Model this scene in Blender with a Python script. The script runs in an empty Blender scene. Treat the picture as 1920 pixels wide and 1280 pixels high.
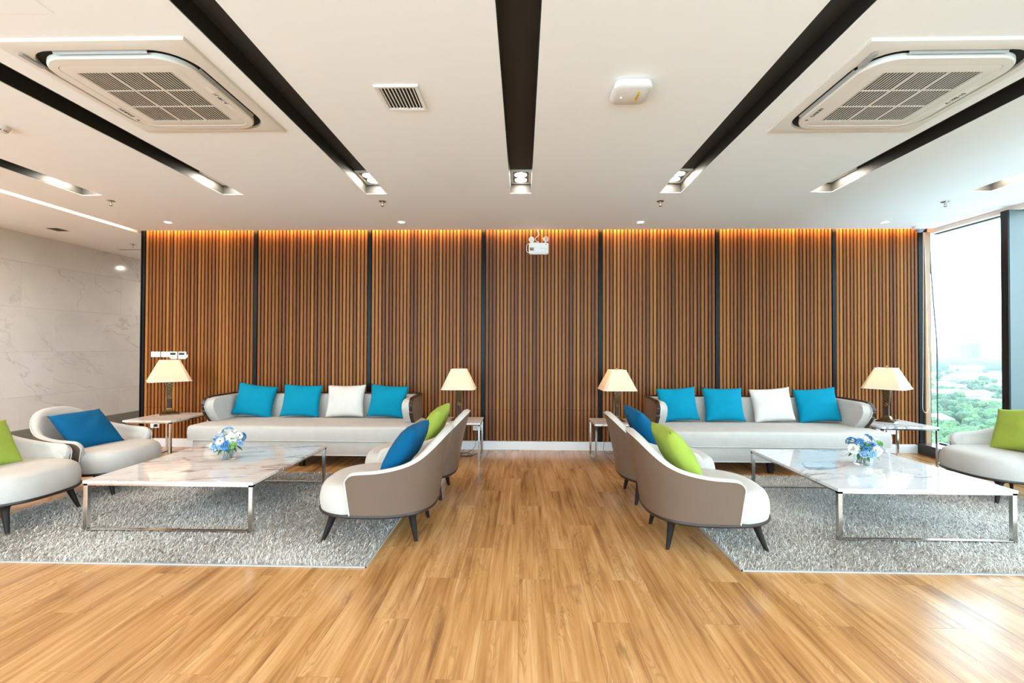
import bpy, bmesh, math, random
import numpy as np
from mathutils import Vector, Matrix, noise as mnoise
R = math.radians
PI = math.pi
random.seed(7)
rng = np.random.default_rng(7)
S = bpy.context.scene
COL = S.collection

# ------------------------------------------------------------------ camera
HC = 1.28
FPX = 853.33
psi = math.atan(20 / FPX); th = math.atan(10 / FPX); rho = 0.0035
F = Vector((-math.sin(psi) * math.cos(th), math.cos(psi) * math.cos(th), math.sin(th)))
Rt = Vector((math.cos(psi), math.sin(psi), 0)); Up = Rt.cross(F)
R2 = math.cos(rho) * Rt + math.sin(rho) * Up
U2 = R2.cross(F)
cam = bpy.data.cameras.new('camera'); cam.sensor_width = 36; cam.lens = 16
cam.clip_start = 0.05; cam.clip_end = 20000
co = bpy.data.objects.new('camera', cam); COL.objects.link(co)
M3 = Matrix((R2, U2, -F)).transposed()
co.matrix_world = Matrix.Translation((0, 0, HC)) @ M3.to_4x4()
S.camera = co

# ------------------------------------------------------------------ light
EXPOSURE = 1.25
SKY = 4.4
LAMP_SLOT = 58.0      # slot spot discs
LAMP_SMALL = 60.0
LAMP_TABLE = 28.0
LAMP_WASH = 860.0
COVE = 21.0
S.view_settings.view_transform = 'Standard'
S.view_settings.look = 'None'
S.view_settings.gamma = 1
S.view_settings.use_curve_mapping = False
S.view_settings.exposure = EXPOSURE
W = bpy.data.worlds.new('world'); S.world = W; W.use_nodes = True
bg = W.node_tree.nodes['Background']
bg.inputs[0].default_value = (0.66, 0.85, 1.0, 1); bg.inputs[1].default_value = SKY
cy = S.cycles
cy.max_bounces = 10; cy.diffuse_bounces = 6; cy.glossy_bounces = 4; cy.transmission_bounces = 8
cy.transparent_max_bounces = 16; cy.volume_bounces = 0
cy.sample_clamp_indirect = 6.0
cy.caustics_reflective = False; cy.caustics_refractive = False
cy.use_light_tree = True


def portal(name, loc, rot, sx, sy):
    l = bpy.data.lights.new(name, 'AREA'); l.shape = 'RECTANGLE'; l.size = sx; l.size_y = sy
    l.cycles.is_portal = True
    o = bpy.data.objects.new(name, l); COL.objects.link(o); o.location = loc; o.rotation_euler = rot




# ------------------------------------------------------------------ materials
def nmat(name):
    m = bpy.data.materials.new(name); m.use_nodes = True
    nt = m.node_tree
    return m, nt, nt.nodes['Principled BSDF']


def mat(name, col, rough=.5, metal=0., spec=.5, coat=0., bump=None, var=None, emit=None, estr=0., sheen=0.):
    m, nt, b = nmat(name)
    b.inputs['Base Color'].default_value = (*col, 1)
    b.inputs['Roughness'].default_value = rough
    b.inputs['Metallic'].default_value = metal
    b.inputs['Specular IOR Level'].default_value = spec
    b.inputs['Coat Weight'].default_value = coat
    if sheen:
        b.inputs['Sheen Weight'].default_value = sheen
    if emit:
        b.inputs['Emission Color'].default_value = (*emit, 1); b.inputs['Emission Strength'].default_value = estr
    N, L = nt.nodes, nt.links
    tc = N.new('ShaderNodeTexCoord')
    if bump:
        sc, st, dist = bump
        n = N.new('ShaderNodeTexNoise'); n.inputs['Scale'].default_value = sc; n.inputs['Detail'].default_value = 3
        L.new(tc.outputs['Object'], n.inputs['Vector'])
        bp = N.new('ShaderNodeBump'); bp.inputs['Strength'].default_value = st; bp.inputs['Distance'].default_value = dist
        L.new(n.outputs['Fac'], bp.inputs['Height']); L.new(bp.outputs['Normal'], b.inputs['Normal'])
    if var:
        sc, amt = var
        n = N.new('ShaderNodeTexNoise'); n.inputs['Scale'].default_value = sc; n.inputs['Detail'].default_value = 4
        L.new(tc.outputs['Object'], n.inputs['Vector'])
        mr = N.new('ShaderNodeMapRange'); mr.inputs['From Min'].default_value = .3; mr.inputs['From Max'].default_value = .7
        mr.inputs['To Min'].default_value = 1 - amt; mr.inputs['To Max'].default_value = 1 + amt
        L.new(n.outputs['Fac'], mr.inputs['Value'])
        hs = N.new('ShaderNodeHueSaturation'); hs.inputs['Color'].default_value = (*col, 1)
        L.new(mr.outputs[0], hs.inputs['Value']); L.new(hs.outputs[0], b.inputs['Base Color'])
    return m


def ramp(N, pts):
    r = N.new('ShaderNodeValToRGB'); e = r.color_ramp.elements
    while len(e) < len(pts): e.new(.5)
    for i, (p, c) in enumerate(pts):
        e[i].position = p; e[i].color = (*c, 1) if len(c) == 3 else c
    return r


def mathn(N, L, op, a, b=None, c=None):
    m = N.new('ShaderNodeMath'); m.operation = op
    for i, v in enumerate((a, b, c)):
        if v is None: continue
        if isinstance(v, (int, float)): m.inputs[i].default_value = v
        else: L.new(v, m.inputs[i])
    return m.outputs[0]


def mixc(N, L, fac, a, b, bt='MIX'):
    m = N.new('ShaderNodeMix'); m.data_type = 'RGBA'; m.blend_type = bt
    if isinstance(fac, (int, float)): m.inputs[0].default_value = fac
    else: L.new(fac, m.inputs[0])
    for i, v in ((6, a), (7, b)):
        if isinstance(v, tuple): m.inputs[i].default_value = (*v, 1)
        else: L.new(v, m.inputs[i])
    return m.outputs[2]


def floor_wood():
    m, nt, b = nmat('oak_plank'); N, L = nt.nodes, nt.links
    g = N.new('ShaderNodeNewGeometry'); oi = N.new('ShaderNodeObjectInfo')
    rnd = mathn(N, L, 'FRACT', mathn(N, L, 'ADD', mathn(N, L, 'MULTIPLY', oi.outputs['Random'], 17.3), mathn(N, L, 'MULTIPLY', g.outputs['Random Per Island'], 7.7)))
    off = N.new('ShaderNodeCombineXYZ')
    L.new(mathn(N, L, 'MULTIPLY', rnd, 31.), off.inputs[0]); L.new(mathn(N, L, 'MULTIPLY', rnd, 87.), off.inputs[1]); L.new(mathn(N, L, 'MULTIPLY', rnd, 53.), off.inputs[2])
    va = N.new('ShaderNodeVectorMath'); va.operation = 'ADD'; L.new(g.outputs['Position'], va.inputs[0]); L.new(off.outputs[0], va.inputs[1])

    def nz(sx, sy, detail=4, dist=0., rough=.5):
        mp = N.new('ShaderNodeMapping'); mp.inputs['Scale'].default_value = (sx, sy, 1.); L.new(va.outputs[0], mp.inputs[0])
        n = N.new('ShaderNodeTexNoise'); n.inputs['Scale'].default_value = 1; n.inputs['Detail'].default_value = detail
        n.inputs['Distortion'].default_value = dist; n.inputs['Roughness'].default_value = rough
        L.new(mp.outputs[0], n.inputs['Vector']); return n.outputs['Fac']
    big = nz(7, 1.0, 3, .6)
    cath = nz(17, 2.3, 1, 1.0)
    ring = mathn(N, L, 'SINE', mathn(N, L, 'MULTIPLY', cath, 70.))
    ring = mathn(N, L, 'MULTIPLY_ADD', ring, .5, .5)
    fine = nz(160, 5, 3)
    streak = nz(38, 1.5, 5, .5)
    patch = nz(9, 1.1, 2)
    c1 = ramp(N, [(.20, (.20, .082, .024)), (.40, (.38, .176, .058)), (.58, (.49, .245, .088)), (.82, (.60, .335, .142))])
    L.new(mathn(N, L, 'MULTIPLY_ADD', mathn(N, L, 'SUBTRACT', rnd, .5), .06, mathn(N, L, 'MULTIPLY_ADD', mathn(N, L, 'SUBTRACT', streak, .5), 1.1, mathn(N, L, 'MULTIPLY_ADD', mathn(N, L, 'SUBTRACT', big, .5), 1.15, .56))), c1.inputs[0])
    # cathedral rings only in patches
    pm = N.new('ShaderNodeMapRange'); pm.inputs['From Min'].default_value = .48; pm.inputs['From Max'].default_value = .62
    L.new(patch, pm.inputs['Value'])
    rr = N.new('ShaderNodeMapRange'); rr.inputs['From Min'].default_value = 0; rr.inputs['From Max'].default_value = .45
    rr.inputs['To Min'].default_value = .6; rr.inputs['To Max'].default_value = 0
    L.new(ring, rr.inputs['Value'])
    c2 = mixc(N, L, mathn(N, L, 'MULTIPLY', rr.outputs[0], pm.outputs[0]), c1.outputs[0], (.27, .125, .045))
    f2 = N.new('ShaderNodeMapRange'); f2.inputs['From Min'].default_value = .35; f2.inputs['From Max'].default_value = .65
    f2.inputs['To Min'].default_value = .30; f2.inputs['To Max'].default_value = 0.
    L.new(fine, f2.inputs['Value'])
    c3 = mixc(N, L, f2.outputs[0], c2, (.30, .15, .055))
    # dark knots / streaks
    kn = nz(5, 1.3, 5, 2.2, .6)
    k2 = N.new('ShaderNodeMapRange'); k2.inputs['From Min'].default_value = .62; k2.inputs['From Max'].default_value = .72
    k2.inputs['To Max'].default_value = .65
    L.new(kn, k2.inputs['Value'])
    c4 = mixc(N, L, k2.outputs[0], c3, (.19, .09, .035))
    L.new(c4, b.inputs['Base Color'])
    b.inputs['Roughness'].default_value = .22
    b.inputs['Specular IOR Level'].default_value = .5
    bp = N.new('ShaderNodeBump'); bp.inputs['Strength'].default_value = .10; bp.inputs['Distance'].default_value = .002
    L.new(fine, bp.inputs['Height']); L.new(bp.outputs[0], b.inputs['Normal'])
    return m


def slat_wood():
    m, nt, b = nmat('teak_slat'); N, L = nt.nodes, nt.links
    oi = N.new('ShaderNodeObjectInfo'); g = N.new('ShaderNodeNewGeometry')
    off = N.new('ShaderNodeCombineXYZ'); L.new(mathn(N, L, 'MULTIPLY', oi.outputs['Random'], 91.), off.inputs[2]); L.new(mathn(N, L, 'MULTIPLY', oi.outputs['Random'], 37.), off.inputs[0])
    va = N.new('ShaderNodeVectorMath'); va.operation = 'ADD'; L.new(g.outputs['Position'], va.inputs[0]); L.new(off.outputs[0], va.inputs[1])
    mp = N.new('ShaderNodeMapping'); mp.inputs['Scale'].default_value = (110, 20, 1.6); L.new(va.outputs[0], mp.inputs[0])
    n = N.new('ShaderNodeTexNoise'); n.inputs['Scale'].default_value = 1; n.inputs['Detail'].default_value = 4; L.new(mp.outputs[0], n.inputs['Vector'])
    c = ramp(N, [(0., (.125, .036, .0055)), (.25, (.19, .058, .008)), (.75, (.265, .088, .013)), (1., (.35, .13, .025))])
    L.new(oi.outputs['Random'], c.inputs[0])
    mr = N.new('ShaderNodeMapRange'); mr.inputs['From Min'].default_value = .3; mr.inputs['From Max'].default_value = .7
    mr.inputs['To Min'].default_value = .85; mr.inputs['To Max'].default_value = 1.12; L.new(n.outputs['Fac'], mr.inputs['Value'])
    hs = N.new('ShaderNodeHueSaturation'); L.new(c.outputs[0], hs.inputs['Color']); L.new(mr.outputs[0], hs.inputs['Value'])
    L.new(hs.outputs[0], b.inputs['Base Color'])
    b.inputs['Roughness'].default_value = .5; b.inputs['Specular IOR Level'].default_value = .3
    return m


def marble(name, base, vein, scale=1., dirv=(1.0, .35, 1.), fine=.35, rough=.06, amount=.8, rot=0., width=.035, warp=1.2):
    m, nt, b = nmat(name); N, L = nt.nodes, nt.links
    tc = N.new('ShaderNodeTexCoord')
    mp = N.new('ShaderNodeMapping'); mp.inputs['Rotation'].default_value = (rot if name.startswith('wall') else 0, 0, 0 if name.startswith('wall') else rot)
    oi = N.new('ShaderNodeObjectInfo')
    L.new(tc.outputs['Object'], mp.inputs[0])
    mp2 = N.new('ShaderNodeMapping'); mp2.inputs['Scale'].default_value = tuple(scale * d for d in dirv); L.new(mp.outputs[0], mp2.inputs[0])
    cx = N.new('ShaderNodeCombineXYZ'); L.new(mathn(N, L, 'MULTIPLY', oi.outputs['Random'], 43.), cx.inputs[0]); L.new(mathn(N, L, 'MULTIPLY', oi.outputs['Random'], 17.), cx.inputs[2])
    va = N.new('ShaderNodeVectorMath'); va.operation = 'ADD'; L.new(mp2.outputs[0], va.inputs[0]); L.new(cx.outputs[0], va.inputs[1])

    def vein_f(sc, w, dist, det=6):
        n = N.new('ShaderNodeTexNoise'); n.inputs['Scale'].default_value = sc; n.inputs['Detail'].default_value = det
        n.inputs['Distortion'].default_value = dist; n.inputs['Roughness'].default_value = .55
        L.new(va.outputs[0], n.inputs['Vector'])
        d = mathn(N, L, 'ABSOLUTE', mathn(N, L, 'SUBTRACT', n.outputs['Fac'], .5))
        r = N.new('ShaderNodeMapRange'); r.interpolation_type = 'SMOOTHSTEP'
        r.inputs['From Min'].default_value = 0; r.inputs['From Max'].default_value = w
        r.inputs['To Min'].default_value = 1; r.inputs['To Max'].default_value = 0
        L.new(d, r.inputs['Value']); return r.outputs[0]
    v1 = vein_f(1.1, width, warp)
    v2 = vein_f(2.7, width * .5, warp * .8)
    msk = N.new('ShaderNodeTexNoise'); msk.inputs['Scale'].default_value = .8; L.new(va.outputs[0], msk.inputs['Vector'])
    mm = N.new('ShaderNodeMapRange'); mm.inputs['From Min'].default_value = .42; mm.inputs['From Max'].default_value = .62; L.new(msk.outputs['Fac'], mm.inputs['Value'])
    f = mathn(N, L, 'MULTIPLY', mathn(N, L, 'MAXIMUM', mathn(N, L, 'MULTIPLY', v1, 1.), mathn(N, L, 'MULTIPLY', v2, fine)), mathn(N, L, 'MULTIPLY_ADD', mm.outputs[0], .8, .2))
    cl = N.new('ShaderNodeTexNoise'); cl.inputs['Scale'].default_value = 2.2; cl.inputs['Detail'].default_value = 5; L.new(va.outputs[0], cl.inputs['Vector'])
    cr = ramp(N, [(.3, tuple(x * .9 for x in base)), (.65, base)])
    L.new(cl.outputs['Fac'], cr.inputs[0])
    L.new(mixc(N, L, mathn(N, L, 'MULTIPLY', f, amount), cr.outputs[0], vein), b.inputs['Base Color'])
    b.inputs['Roughness'].default_value = rough
    return m


def fabric(name, col, weave=900, rough=.9, amt=.07):
    m, nt, b = nmat(name); N, L = nt.nodes, nt.links
    tc = N.new('ShaderNodeTexCoord')
    n = N.new('ShaderNodeTexNoise'); n.inputs['Scale'].default_value = weave * .22; n.inputs['Detail'].default_value = 2
    L.new(tc.outputs['Object'], n.inputs['Vector'])
    n2 = N.new('ShaderNodeTexNoise'); n2.inputs['Scale'].default_value = 9; n2.inputs['Detail'].default_value = 3
    L.new(tc.outputs['Object'], n2.inputs['Vector'])
    s = mathn(N, L, 'ADD', mathn(N, L, 'MULTIPLY', n.outputs['Fac'], .6), mathn(N, L, 'MULTIPLY', n2.outputs['Fac'], .4))
    mr = N.new('ShaderNodeMapRange'); mr.inputs['From Min'].default_value = .35; mr.inputs['From Max'].default_value = .65
    mr.inputs['To Min'].default_value = 1 - amt; mr.inputs['To Max'].default_value = 1 + amt
    L.new(s, mr.inputs['Value'])
    hs = N.new('ShaderNodeHueSaturation'); hs.inputs['Color'].default_value = (*col, 1)
    L.new(mr.outputs[0], hs.inputs['Value']); L.new(hs.outputs[0], b.inputs['Base Color'])
    b.inputs['Roughness'].default_value = rough; b.inputs['Specular IOR Level'].default_value = .12
    b.inputs['Sheen Weight'].default_value = .02
    bp = N.new('ShaderNodeBump'); bp.inputs['Strength'].default_value = .25; bp.inputs['Distance'].default_value = .001
    L.new(n.outputs['Fac'], bp.inputs['Height']); L.new(bp.outputs[0], b.inputs['Normal'])
    return m


def emis(name, col, strength):
    m = bpy.data.materials.new(name); m.use_nodes = True; nt = m.node_tree
    nt.nodes.clear()
    e = nt.nodes.new('ShaderNodeEmission'); e.inputs[0].default_value = (*col, 1); e.inputs[1].default_value = strength
    o = nt.nodes.new('ShaderNodeOutputMaterial'); nt.links.new(e.outputs[0], o.inputs[0]); return m


def window_glass():
    m = bpy.data.materials.new('window_glass'); m.use_nodes = True; nt = m.node_tree; N, L = nt.nodes, nt.links; N.clear()
    t = N.new('ShaderNodeBsdfTransparent'); t.inputs[0].default_value = (.93, .97, .96, 1)
    gl = N.new('ShaderNodeBsdfGlossy'); gl.inputs['Roughness'].default_value = .0
    g = N.new('ShaderNodeNewGeometry'); dt = N.new('ShaderNodeVectorMath'); dt.operation = 'DOT_PRODUCT'
    L.new(g.outputs['Incoming'], dt.inputs[0]); L.new(g.outputs['Normal'], dt.inputs[1])
    fac = mathn(N, L, 'MULTIPLY_ADD', mathn(N, L, 'POWER', mathn(N, L, 'SUBTRACT', 1., mathn(N, L, 'ABSOLUTE', dt.outputs['Value'])), 5.), .93, .035)
    mx = N.new('ShaderNodeMixShader'); o = N.new('ShaderNodeOutputMaterial')
    L.new(fac, mx.inputs[0]); L.new(t.outputs[0], mx.inputs[1]); L.new(gl.outputs[0], mx.inputs[2]); L.new(mx.outputs[0], o.inputs[0])
    return m


def shade_mat():
    m = bpy.data.materials.new('linen_shade'); m.use_nodes = True; nt = m.node_tree; N, L = nt.nodes, nt.links; N.clear()
    d = N.new('ShaderNodeBsdfDiffuse'); d.inputs[0].default_value = (.80, .68, .52, 1)
    t = N.new('ShaderNodeBsdfTranslucent'); t.inputs[0].default_value = (.82, .60, .36, 1)
    mx = N.new('ShaderNodeMixShader'); mx.inputs[0].default_value = .32; o = N.new('ShaderNodeOutputMaterial')
    L.new(d.outputs[0], mx.inputs[1]); L.new(t.outputs[0], mx.inputs[2]); L.new(mx.outputs[0], o.inputs[0]); return m


M = {
    'ceil': mat('ceiling_paint', (.86, .885, .905), .85, var=(1.3, .008)),
    'plaster': mat('plaster', (.8, .78, .76), .85),
    'black': mat('black_paint', (.014, .013, .012), .5),
    'slotblack': mat('slot_black_paint', (.024, .022, .019), .55),
    'backing': mat('black_backing', (.010, .009, .009), .6),
    'blackgloss': mat('black_glass_strip', (.006, .007, .008), .3, spec=.14),
    'white': mat('white_plastic', (.80, .79, .78), .35),
    'acwhite': mat('ac_plastic', (.74, .71, .67), .4),
    'whitepaint': mat('white_paint', (.74, .74, .76), .35),
    'dark': mat('void_shade', (.004, .004, .004), .8),  # near-black stands in for the shade inside openings
    'chrome': mat('brushed_steel', (.62, .60, .57), .14, 1.),
    'alu': mat('dark_aluminium', (.030, .030, .032), .38, .6),
    'mull_daylit': mat('mullion_face_daylit', (.12, .15, .15), .35),  # daylight reflected in the dark mullion, put into the colour
    'kerb': mat('kerb_black', (.030, .028, .028), .45),
    'kerbtop': mat('kerb_stone_top', (.055, .055, .058), .07),
    'plinth': mat('plinth_grey_green', (.20, .205, .175), .4),
    'oak': floor_wood(), 'teak': slat_wood(),
    'jamb': mat('teak_jamb', (.38, .22, .12), .45, var=(8, .1)),
    'linen': fabric('cream_linen', (.50, .455, .415)),
    'linen_p': fabric('cream_cushion_linen', (.60, .55, .515)),
    'teal': fabric('turquoise_cotton', (.001, .20, .31)),
    'blue': fabric('deep_blue_cotton', (.001, .082, .190)),
    'lime': fabric('lime_cotton', (.30, .37, .055)),
    'taupe': mat('taupe_leather', (.140, .090, .062), .42, spec=.35, bump=(260, .12, .001), var=(3, .05)),
    'brownl': mat('dark_brown_leather', (.030, .016, .012), .35, spec=.35),
    'legw': mat('dark_leg', (.012, .007, .006), .5, spec=.2),
    'marL': marble('marble_top_warm_lit', (.74, .69, .665), (.20, .125, .10), 2.1, (.5, 3.0, 1.), .8, .02, .9, R(-14), .034, .4),  # warm lamplight tint put into the stone and vein colours
    'marR': marble('marble_top_cool', (.70, .70, .71), (.16, .165, .185), 1.5, (.9, 1.9, 1.), .6, .02, .92, R(-24), .030, .8),
    'marW': marble('wall_marble', (.76, .735, .70), (.42, .40, .39), .9, (1, .8, 1.35), .35, .10, .5, R(28), .013, .9),
    'glass': window_glass(), 'shade': shade_mat(),
    'bronze': mat('bronze', (.10, .055, .025), .28, .8),
    'gold': mat('antique_brass', (.34, .22, .08), .25, 1.),
    'bulb': emis('bulb_glow', (1., .66, .34), LAMP_TABLE),
    'spot': emis('spot_glow', (1., .90, .76), LAMP_SLOT),
    'small': emis('small_spot_glow', (1., .92, .82), LAMP_SMALL),
    'wash': emis('wall_wash_glow', (1., .93, .84), LAMP_WASH),
    'cove': emis('cove_led', (1., .50, .16), COVE),
    'cove2': emis('cove_led_white', (1., .74, .50), 9.),
    'rug': mat('rug_backing', (.42, .39, .37), .95),
    'rugedge': mat('rug_edge_binding', (.40, .38, .36), .8),
    'led': emis('green_led', (.2, 1., .4), 3.),
    'yellow': mat('yellow_label', (.85, .60, .01), .5),
    'orange': mat('orange_button', (.9, .35, .05), .5),
    'lcd': mat('lcd_dark', (.02, .03, .022), .2),
    'ink': mat('ink', (.03, .03, .035), .6),
    'inkg': mat('ink_grey', (.35, .36, .38), .6),
    'green': mat('sticker_green', (.08, .5, .12), .6),
    'red': mat('sticker_red', (.55, .02, .03), .5),
    'brown_lab': mat('sticker_brown', (.22, .12, .08), .6),
    'cable': mat('black_cable', (.012, .012, .014), .5),
    'wcable': mat('white_cable', (.75, .68, .62), .5),
    'beige_l': mat('lamp_head_beige', (.72, .52, .38), .45),
    'lens': mat('lens_grey', (.55, .50, .48), .15),
    'rose_b': mat('petal_blue', (.10, .30, .62), .6), 'rose_p': mat('petal_periwinkle', (.33, .46, .80), .6),
    'rose_w': mat('petal_white', (.88, .88, .80), .6), 'hyd': mat('petal_pale_blue', (.36, .56, .80), .6),
    'leaf': mat('leaf_dark_green', (.045, .16, .06), .45), 'leaf2': mat('leaf_light_green', (.25, .48, .13), .5),
    'pistil': mat('daisy_centre', (.10, .06, .03), .7),
    'stem': mat('stem_green', (.12, .25, .08), .6),
}


def vase_glass():
    m, nt, b = nmat('vase_glass'); b.inputs['Transmission Weight'].default_value = .93
    b.inputs['Roughness'].default_value = .02; b.inputs['IOR'].default_value = 1.35
    b.inputs['Base Color'].default_value = (.93, .96, .97, 1); return m


M['vase'] = vase_glass()


def petal_vary(m, lo=.55, hi=1.12):
    nt = m.node_tree; N, L = nt.nodes, nt.links; b = N['Principled BSDF']; c = tuple(b.inputs['Base Color'].default_value)[:3]
    g = N.new('ShaderNodeNewGeometry'); mr = N.new('ShaderNodeMapRange'); mr.inputs['To Min'].default_value = lo; mr.inputs['To Max'].default_value = hi
    L.new(g.outputs['Random Per Island'], mr.inputs['Value']); hs = N.new('ShaderNodeHueSaturation'); hs.inputs['Color'].default_value = (*c, 1)
    L.new(mr.outputs[0], hs.inputs['Value']); L.new(hs.outputs[0], b.inputs['Base Color'])


for k_, lo_ in (('rose_b', .4), ('rose_p', .5), ('rose_w', .72), ('hyd', .45), ('leaf', .6), ('leaf2', .6)): petal_vary(M[k_], lo_)


def pile_mat():
    m, nt, b = nmat('rug_pile'); N, L = nt.nodes, nt.links
    g = N.new('ShaderNodeNewGeometry')
    c = ramp(N, [(0., (.27, .235, .20)), (.35, (.55, .50, .455)), (.75, (.70, .65, .60)), (1., (.82, .785, .745))])
    L.new(g.outputs['Random Per Island'], c.inputs[0]); L.new(c.outputs[0], b.inputs['Base Color'])
    b.inputs['Roughness'].default_value = .8; b.inputs['Specular IOR Level'].default_value = .25
    return m


M['pile'] = pile_mat()


# ------------------------------------------------------------------ mesh helpers
class MB:
    def __init__(s): s.v = []; s.f = []

    def add(s, vs, fs):
        n = len(s.v); s.v += [tuple(p) for p in vs]; s.f += [tuple(i + n for i in f) for f in fs]; return s

    def box(s, x0, x1, y0, y1, z0, z1):
        return s.add([(x0, y0, z0), (x1, y0, z0), (x1, y1, z0), (x0, y1, z0), (x0, y0, z1), (x1, y0, z1), (x1, y1, z1), (x0, y1, z1)],
                     [(0, 3, 2, 1), (4, 5, 6, 7), (0, 1, 5, 4), (1, 2, 6, 5), (2, 3, 7, 6), (3, 0, 4, 7)])

    def loft(s, rings, caps=True, closed=True, loop=False, strip=False):
        n = len(rings[0]); vs = [p for r in rings for p in r]; fs = []
        m = len(rings); rr = range(m if loop else m - 1)
        for i in rr:
            j = (i + 1) % m
            for k in range(n if closed else n - 1):
                l = (k + 1) % n
                fs.append((i * n + k, i * n + l, j * n + l, j * n + k))
        if strip:
            for base in (0, (m - 1) * n):
                for i in range(n // 2 - 1): fs.append((base + i, base + i + 1, base + n - 2 - i, base + n - 1 - i))
        elif caps and not loop:
            fs.append(tuple(reversed(range(n)))); fs.append(tuple(range((m - 1) * n, m * n)))
        return s.add(vs, fs)

    def cyl(s, p0, p1, r0, r1=None, n=16, caps=True):
        r1 = r0 if r1 is None else r1
        p0 = Vector(p0); p1 = Vector(p1); d = (p1 - p0).normalized()
        a = d.orthogonal().normalized(); b = d.cross(a)
        return s.loft([[p + (a * math.cos(2 * PI * k / n) + b * math.sin(2 * PI * k / n)) * r for k in range(n)] for p, r in ((p0, r0), (p1, r1))], caps)

    def lathe(s, prof, n=24, c=(0, 0, 0), caps=True):
        return s.loft([[(c[0] + r * math.cos(2 * PI * k / n), c[1] + r * math.sin(2 * PI * k / n), c[2] + z) for k in range(n)] for r, z in prof], caps)

    def tube(s, pts, r, n=6, caps=True):
        pts = [Vector(p) for p in pts]; rings = []; a = None
        for i, p in enumerate(pts):
            d = (pts[min(i + 1, len(pts) - 1)] - pts[max(i - 1, 0)]).normalized()
            if a is None: a = d.orthogonal().normalized()
            a = (a - d * a.dot(d))
            a = a.normalized() if a.length > 1e-6 else d.orthogonal().normalized()
            b = d.cross(a); rad = r[i] if isinstance(r, (list, tuple)) else r
            rings.append([p + (a * math.cos(2 * PI * k / n) + b * math.sin(2 * PI * k / n)) * rad for k in range(n)])
        return s.loft(rings, caps)

    def rings_z(s, ringlist, caps=True): return s.loft(ringlist, caps)


def mesh(name, mb, mt, bevel=0, seg=2, smooth=True, ang=35, recalc=True):
    me = bpy.data.meshes.new(name)
    me.from_pydata(mb.v, [], mb.f)
    if bevel or recalc:
        b = bmesh.new(); b.from_mesh(me)
        if recalc: bmesh.ops.recalc_face_normals(b, faces=b.faces)
        if bevel:
            es = [e for e in b.edges if len(e.link_faces) == 2 and e.calc_face_angle(0) > R(30)]
            bmesh.ops.bevel(b, geom=es, offset=bevel, segments=seg, affect='EDGES', clamp_overlap=True)
        b.to_mesh(me); b.free()
    me.materials.append(mt)
    if smooth:
        me.shade_smooth(); me.set_sharp_from_angle(angle=R(ang))
    return me


def obj(name, mb, mt, parent=None, loc=None, rot=None, **k):
    me = mesh(name, mb, mt, **k) if isinstance(mb, MB) else mb
    o = bpy.data.objects.new(name, me); COL.objects.link(o)
    if parent: o.parent = parent
    if loc: o.location = loc
    if rot: o.rotation_euler = rot
    return o


def tag(o, label, cat, group=None):
    o['label'] = label; o['category'] = cat
    if group: o['group'] = group
    return o


def thing(name, label, cat, loc=(0, 0, 0), rz=0, group=None):
    o = bpy.data.objects.new(name, None); o.empty_display_size = .1; COL.objects.link(o)
    o.location = loc; o.rotation_euler = (0, 0, rz); return tag(o, label, cat, group)


def struct(name, mb, mt, parent=None, **k):
    o = obj(name, mb, mt, parent, **k)
    if not parent: o['kind'] = 'structure'
    return o


def dup(root, loc, rz, label, group=None, name=None):
    r = root.copy(); COL.objects.link(r); r.location = loc; r.rotation_euler = (0, 0, rz); r['label'] = label
    if group: r['group'] = group
    for ch in list(root.children):
        c = ch.copy(); COL.objects.link(c); c.parent = r
        for g in ch.children:
            d = g.copy(); COL.objects.link(d); d.parent = c
    return r


def text(name, s, size, mt, parent, loc, rot, font=None, squash=1., extrude=.0006):
    cu = bpy.data.curves.new(name, 'FONT'); cu.body = s; cu.size = size; cu.extrude = extrude; cu.align_x = 'CENTER'; cu.align_y = 'CENTER'
    o = bpy.data.objects.new(name, cu)
    COL.objects.link(o)
    dg = bpy.context.evaluated_depsgraph_get()
    me = bpy.data.meshes.new_from_object(o.evaluated_get(dg)); me.materials.clear(); me.materials.append(mt)
    bpy.data.objects.remove(o); bpy.data.curves.remove(cu)
    t = bpy.data.objects.new(name, me); COL.objects.link(t); t.parent = parent; t.location = loc
    if isinstance(rot, Matrix):
        t.rotation_euler = rot.to_euler()
    else: t.rotation_euler = rot
    t.scale = (1, squash, 1)
    return t


# ------------------------------------------------------------------ room dimensions
H = 2.73
XL, XR, YB, YF, YCOR = -6.45, 5.05, -2.0, 5.62, 9.0
WALLF = 5.69    # slat faces
XM = -4.86      # end of slat wall / main ceiling

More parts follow.
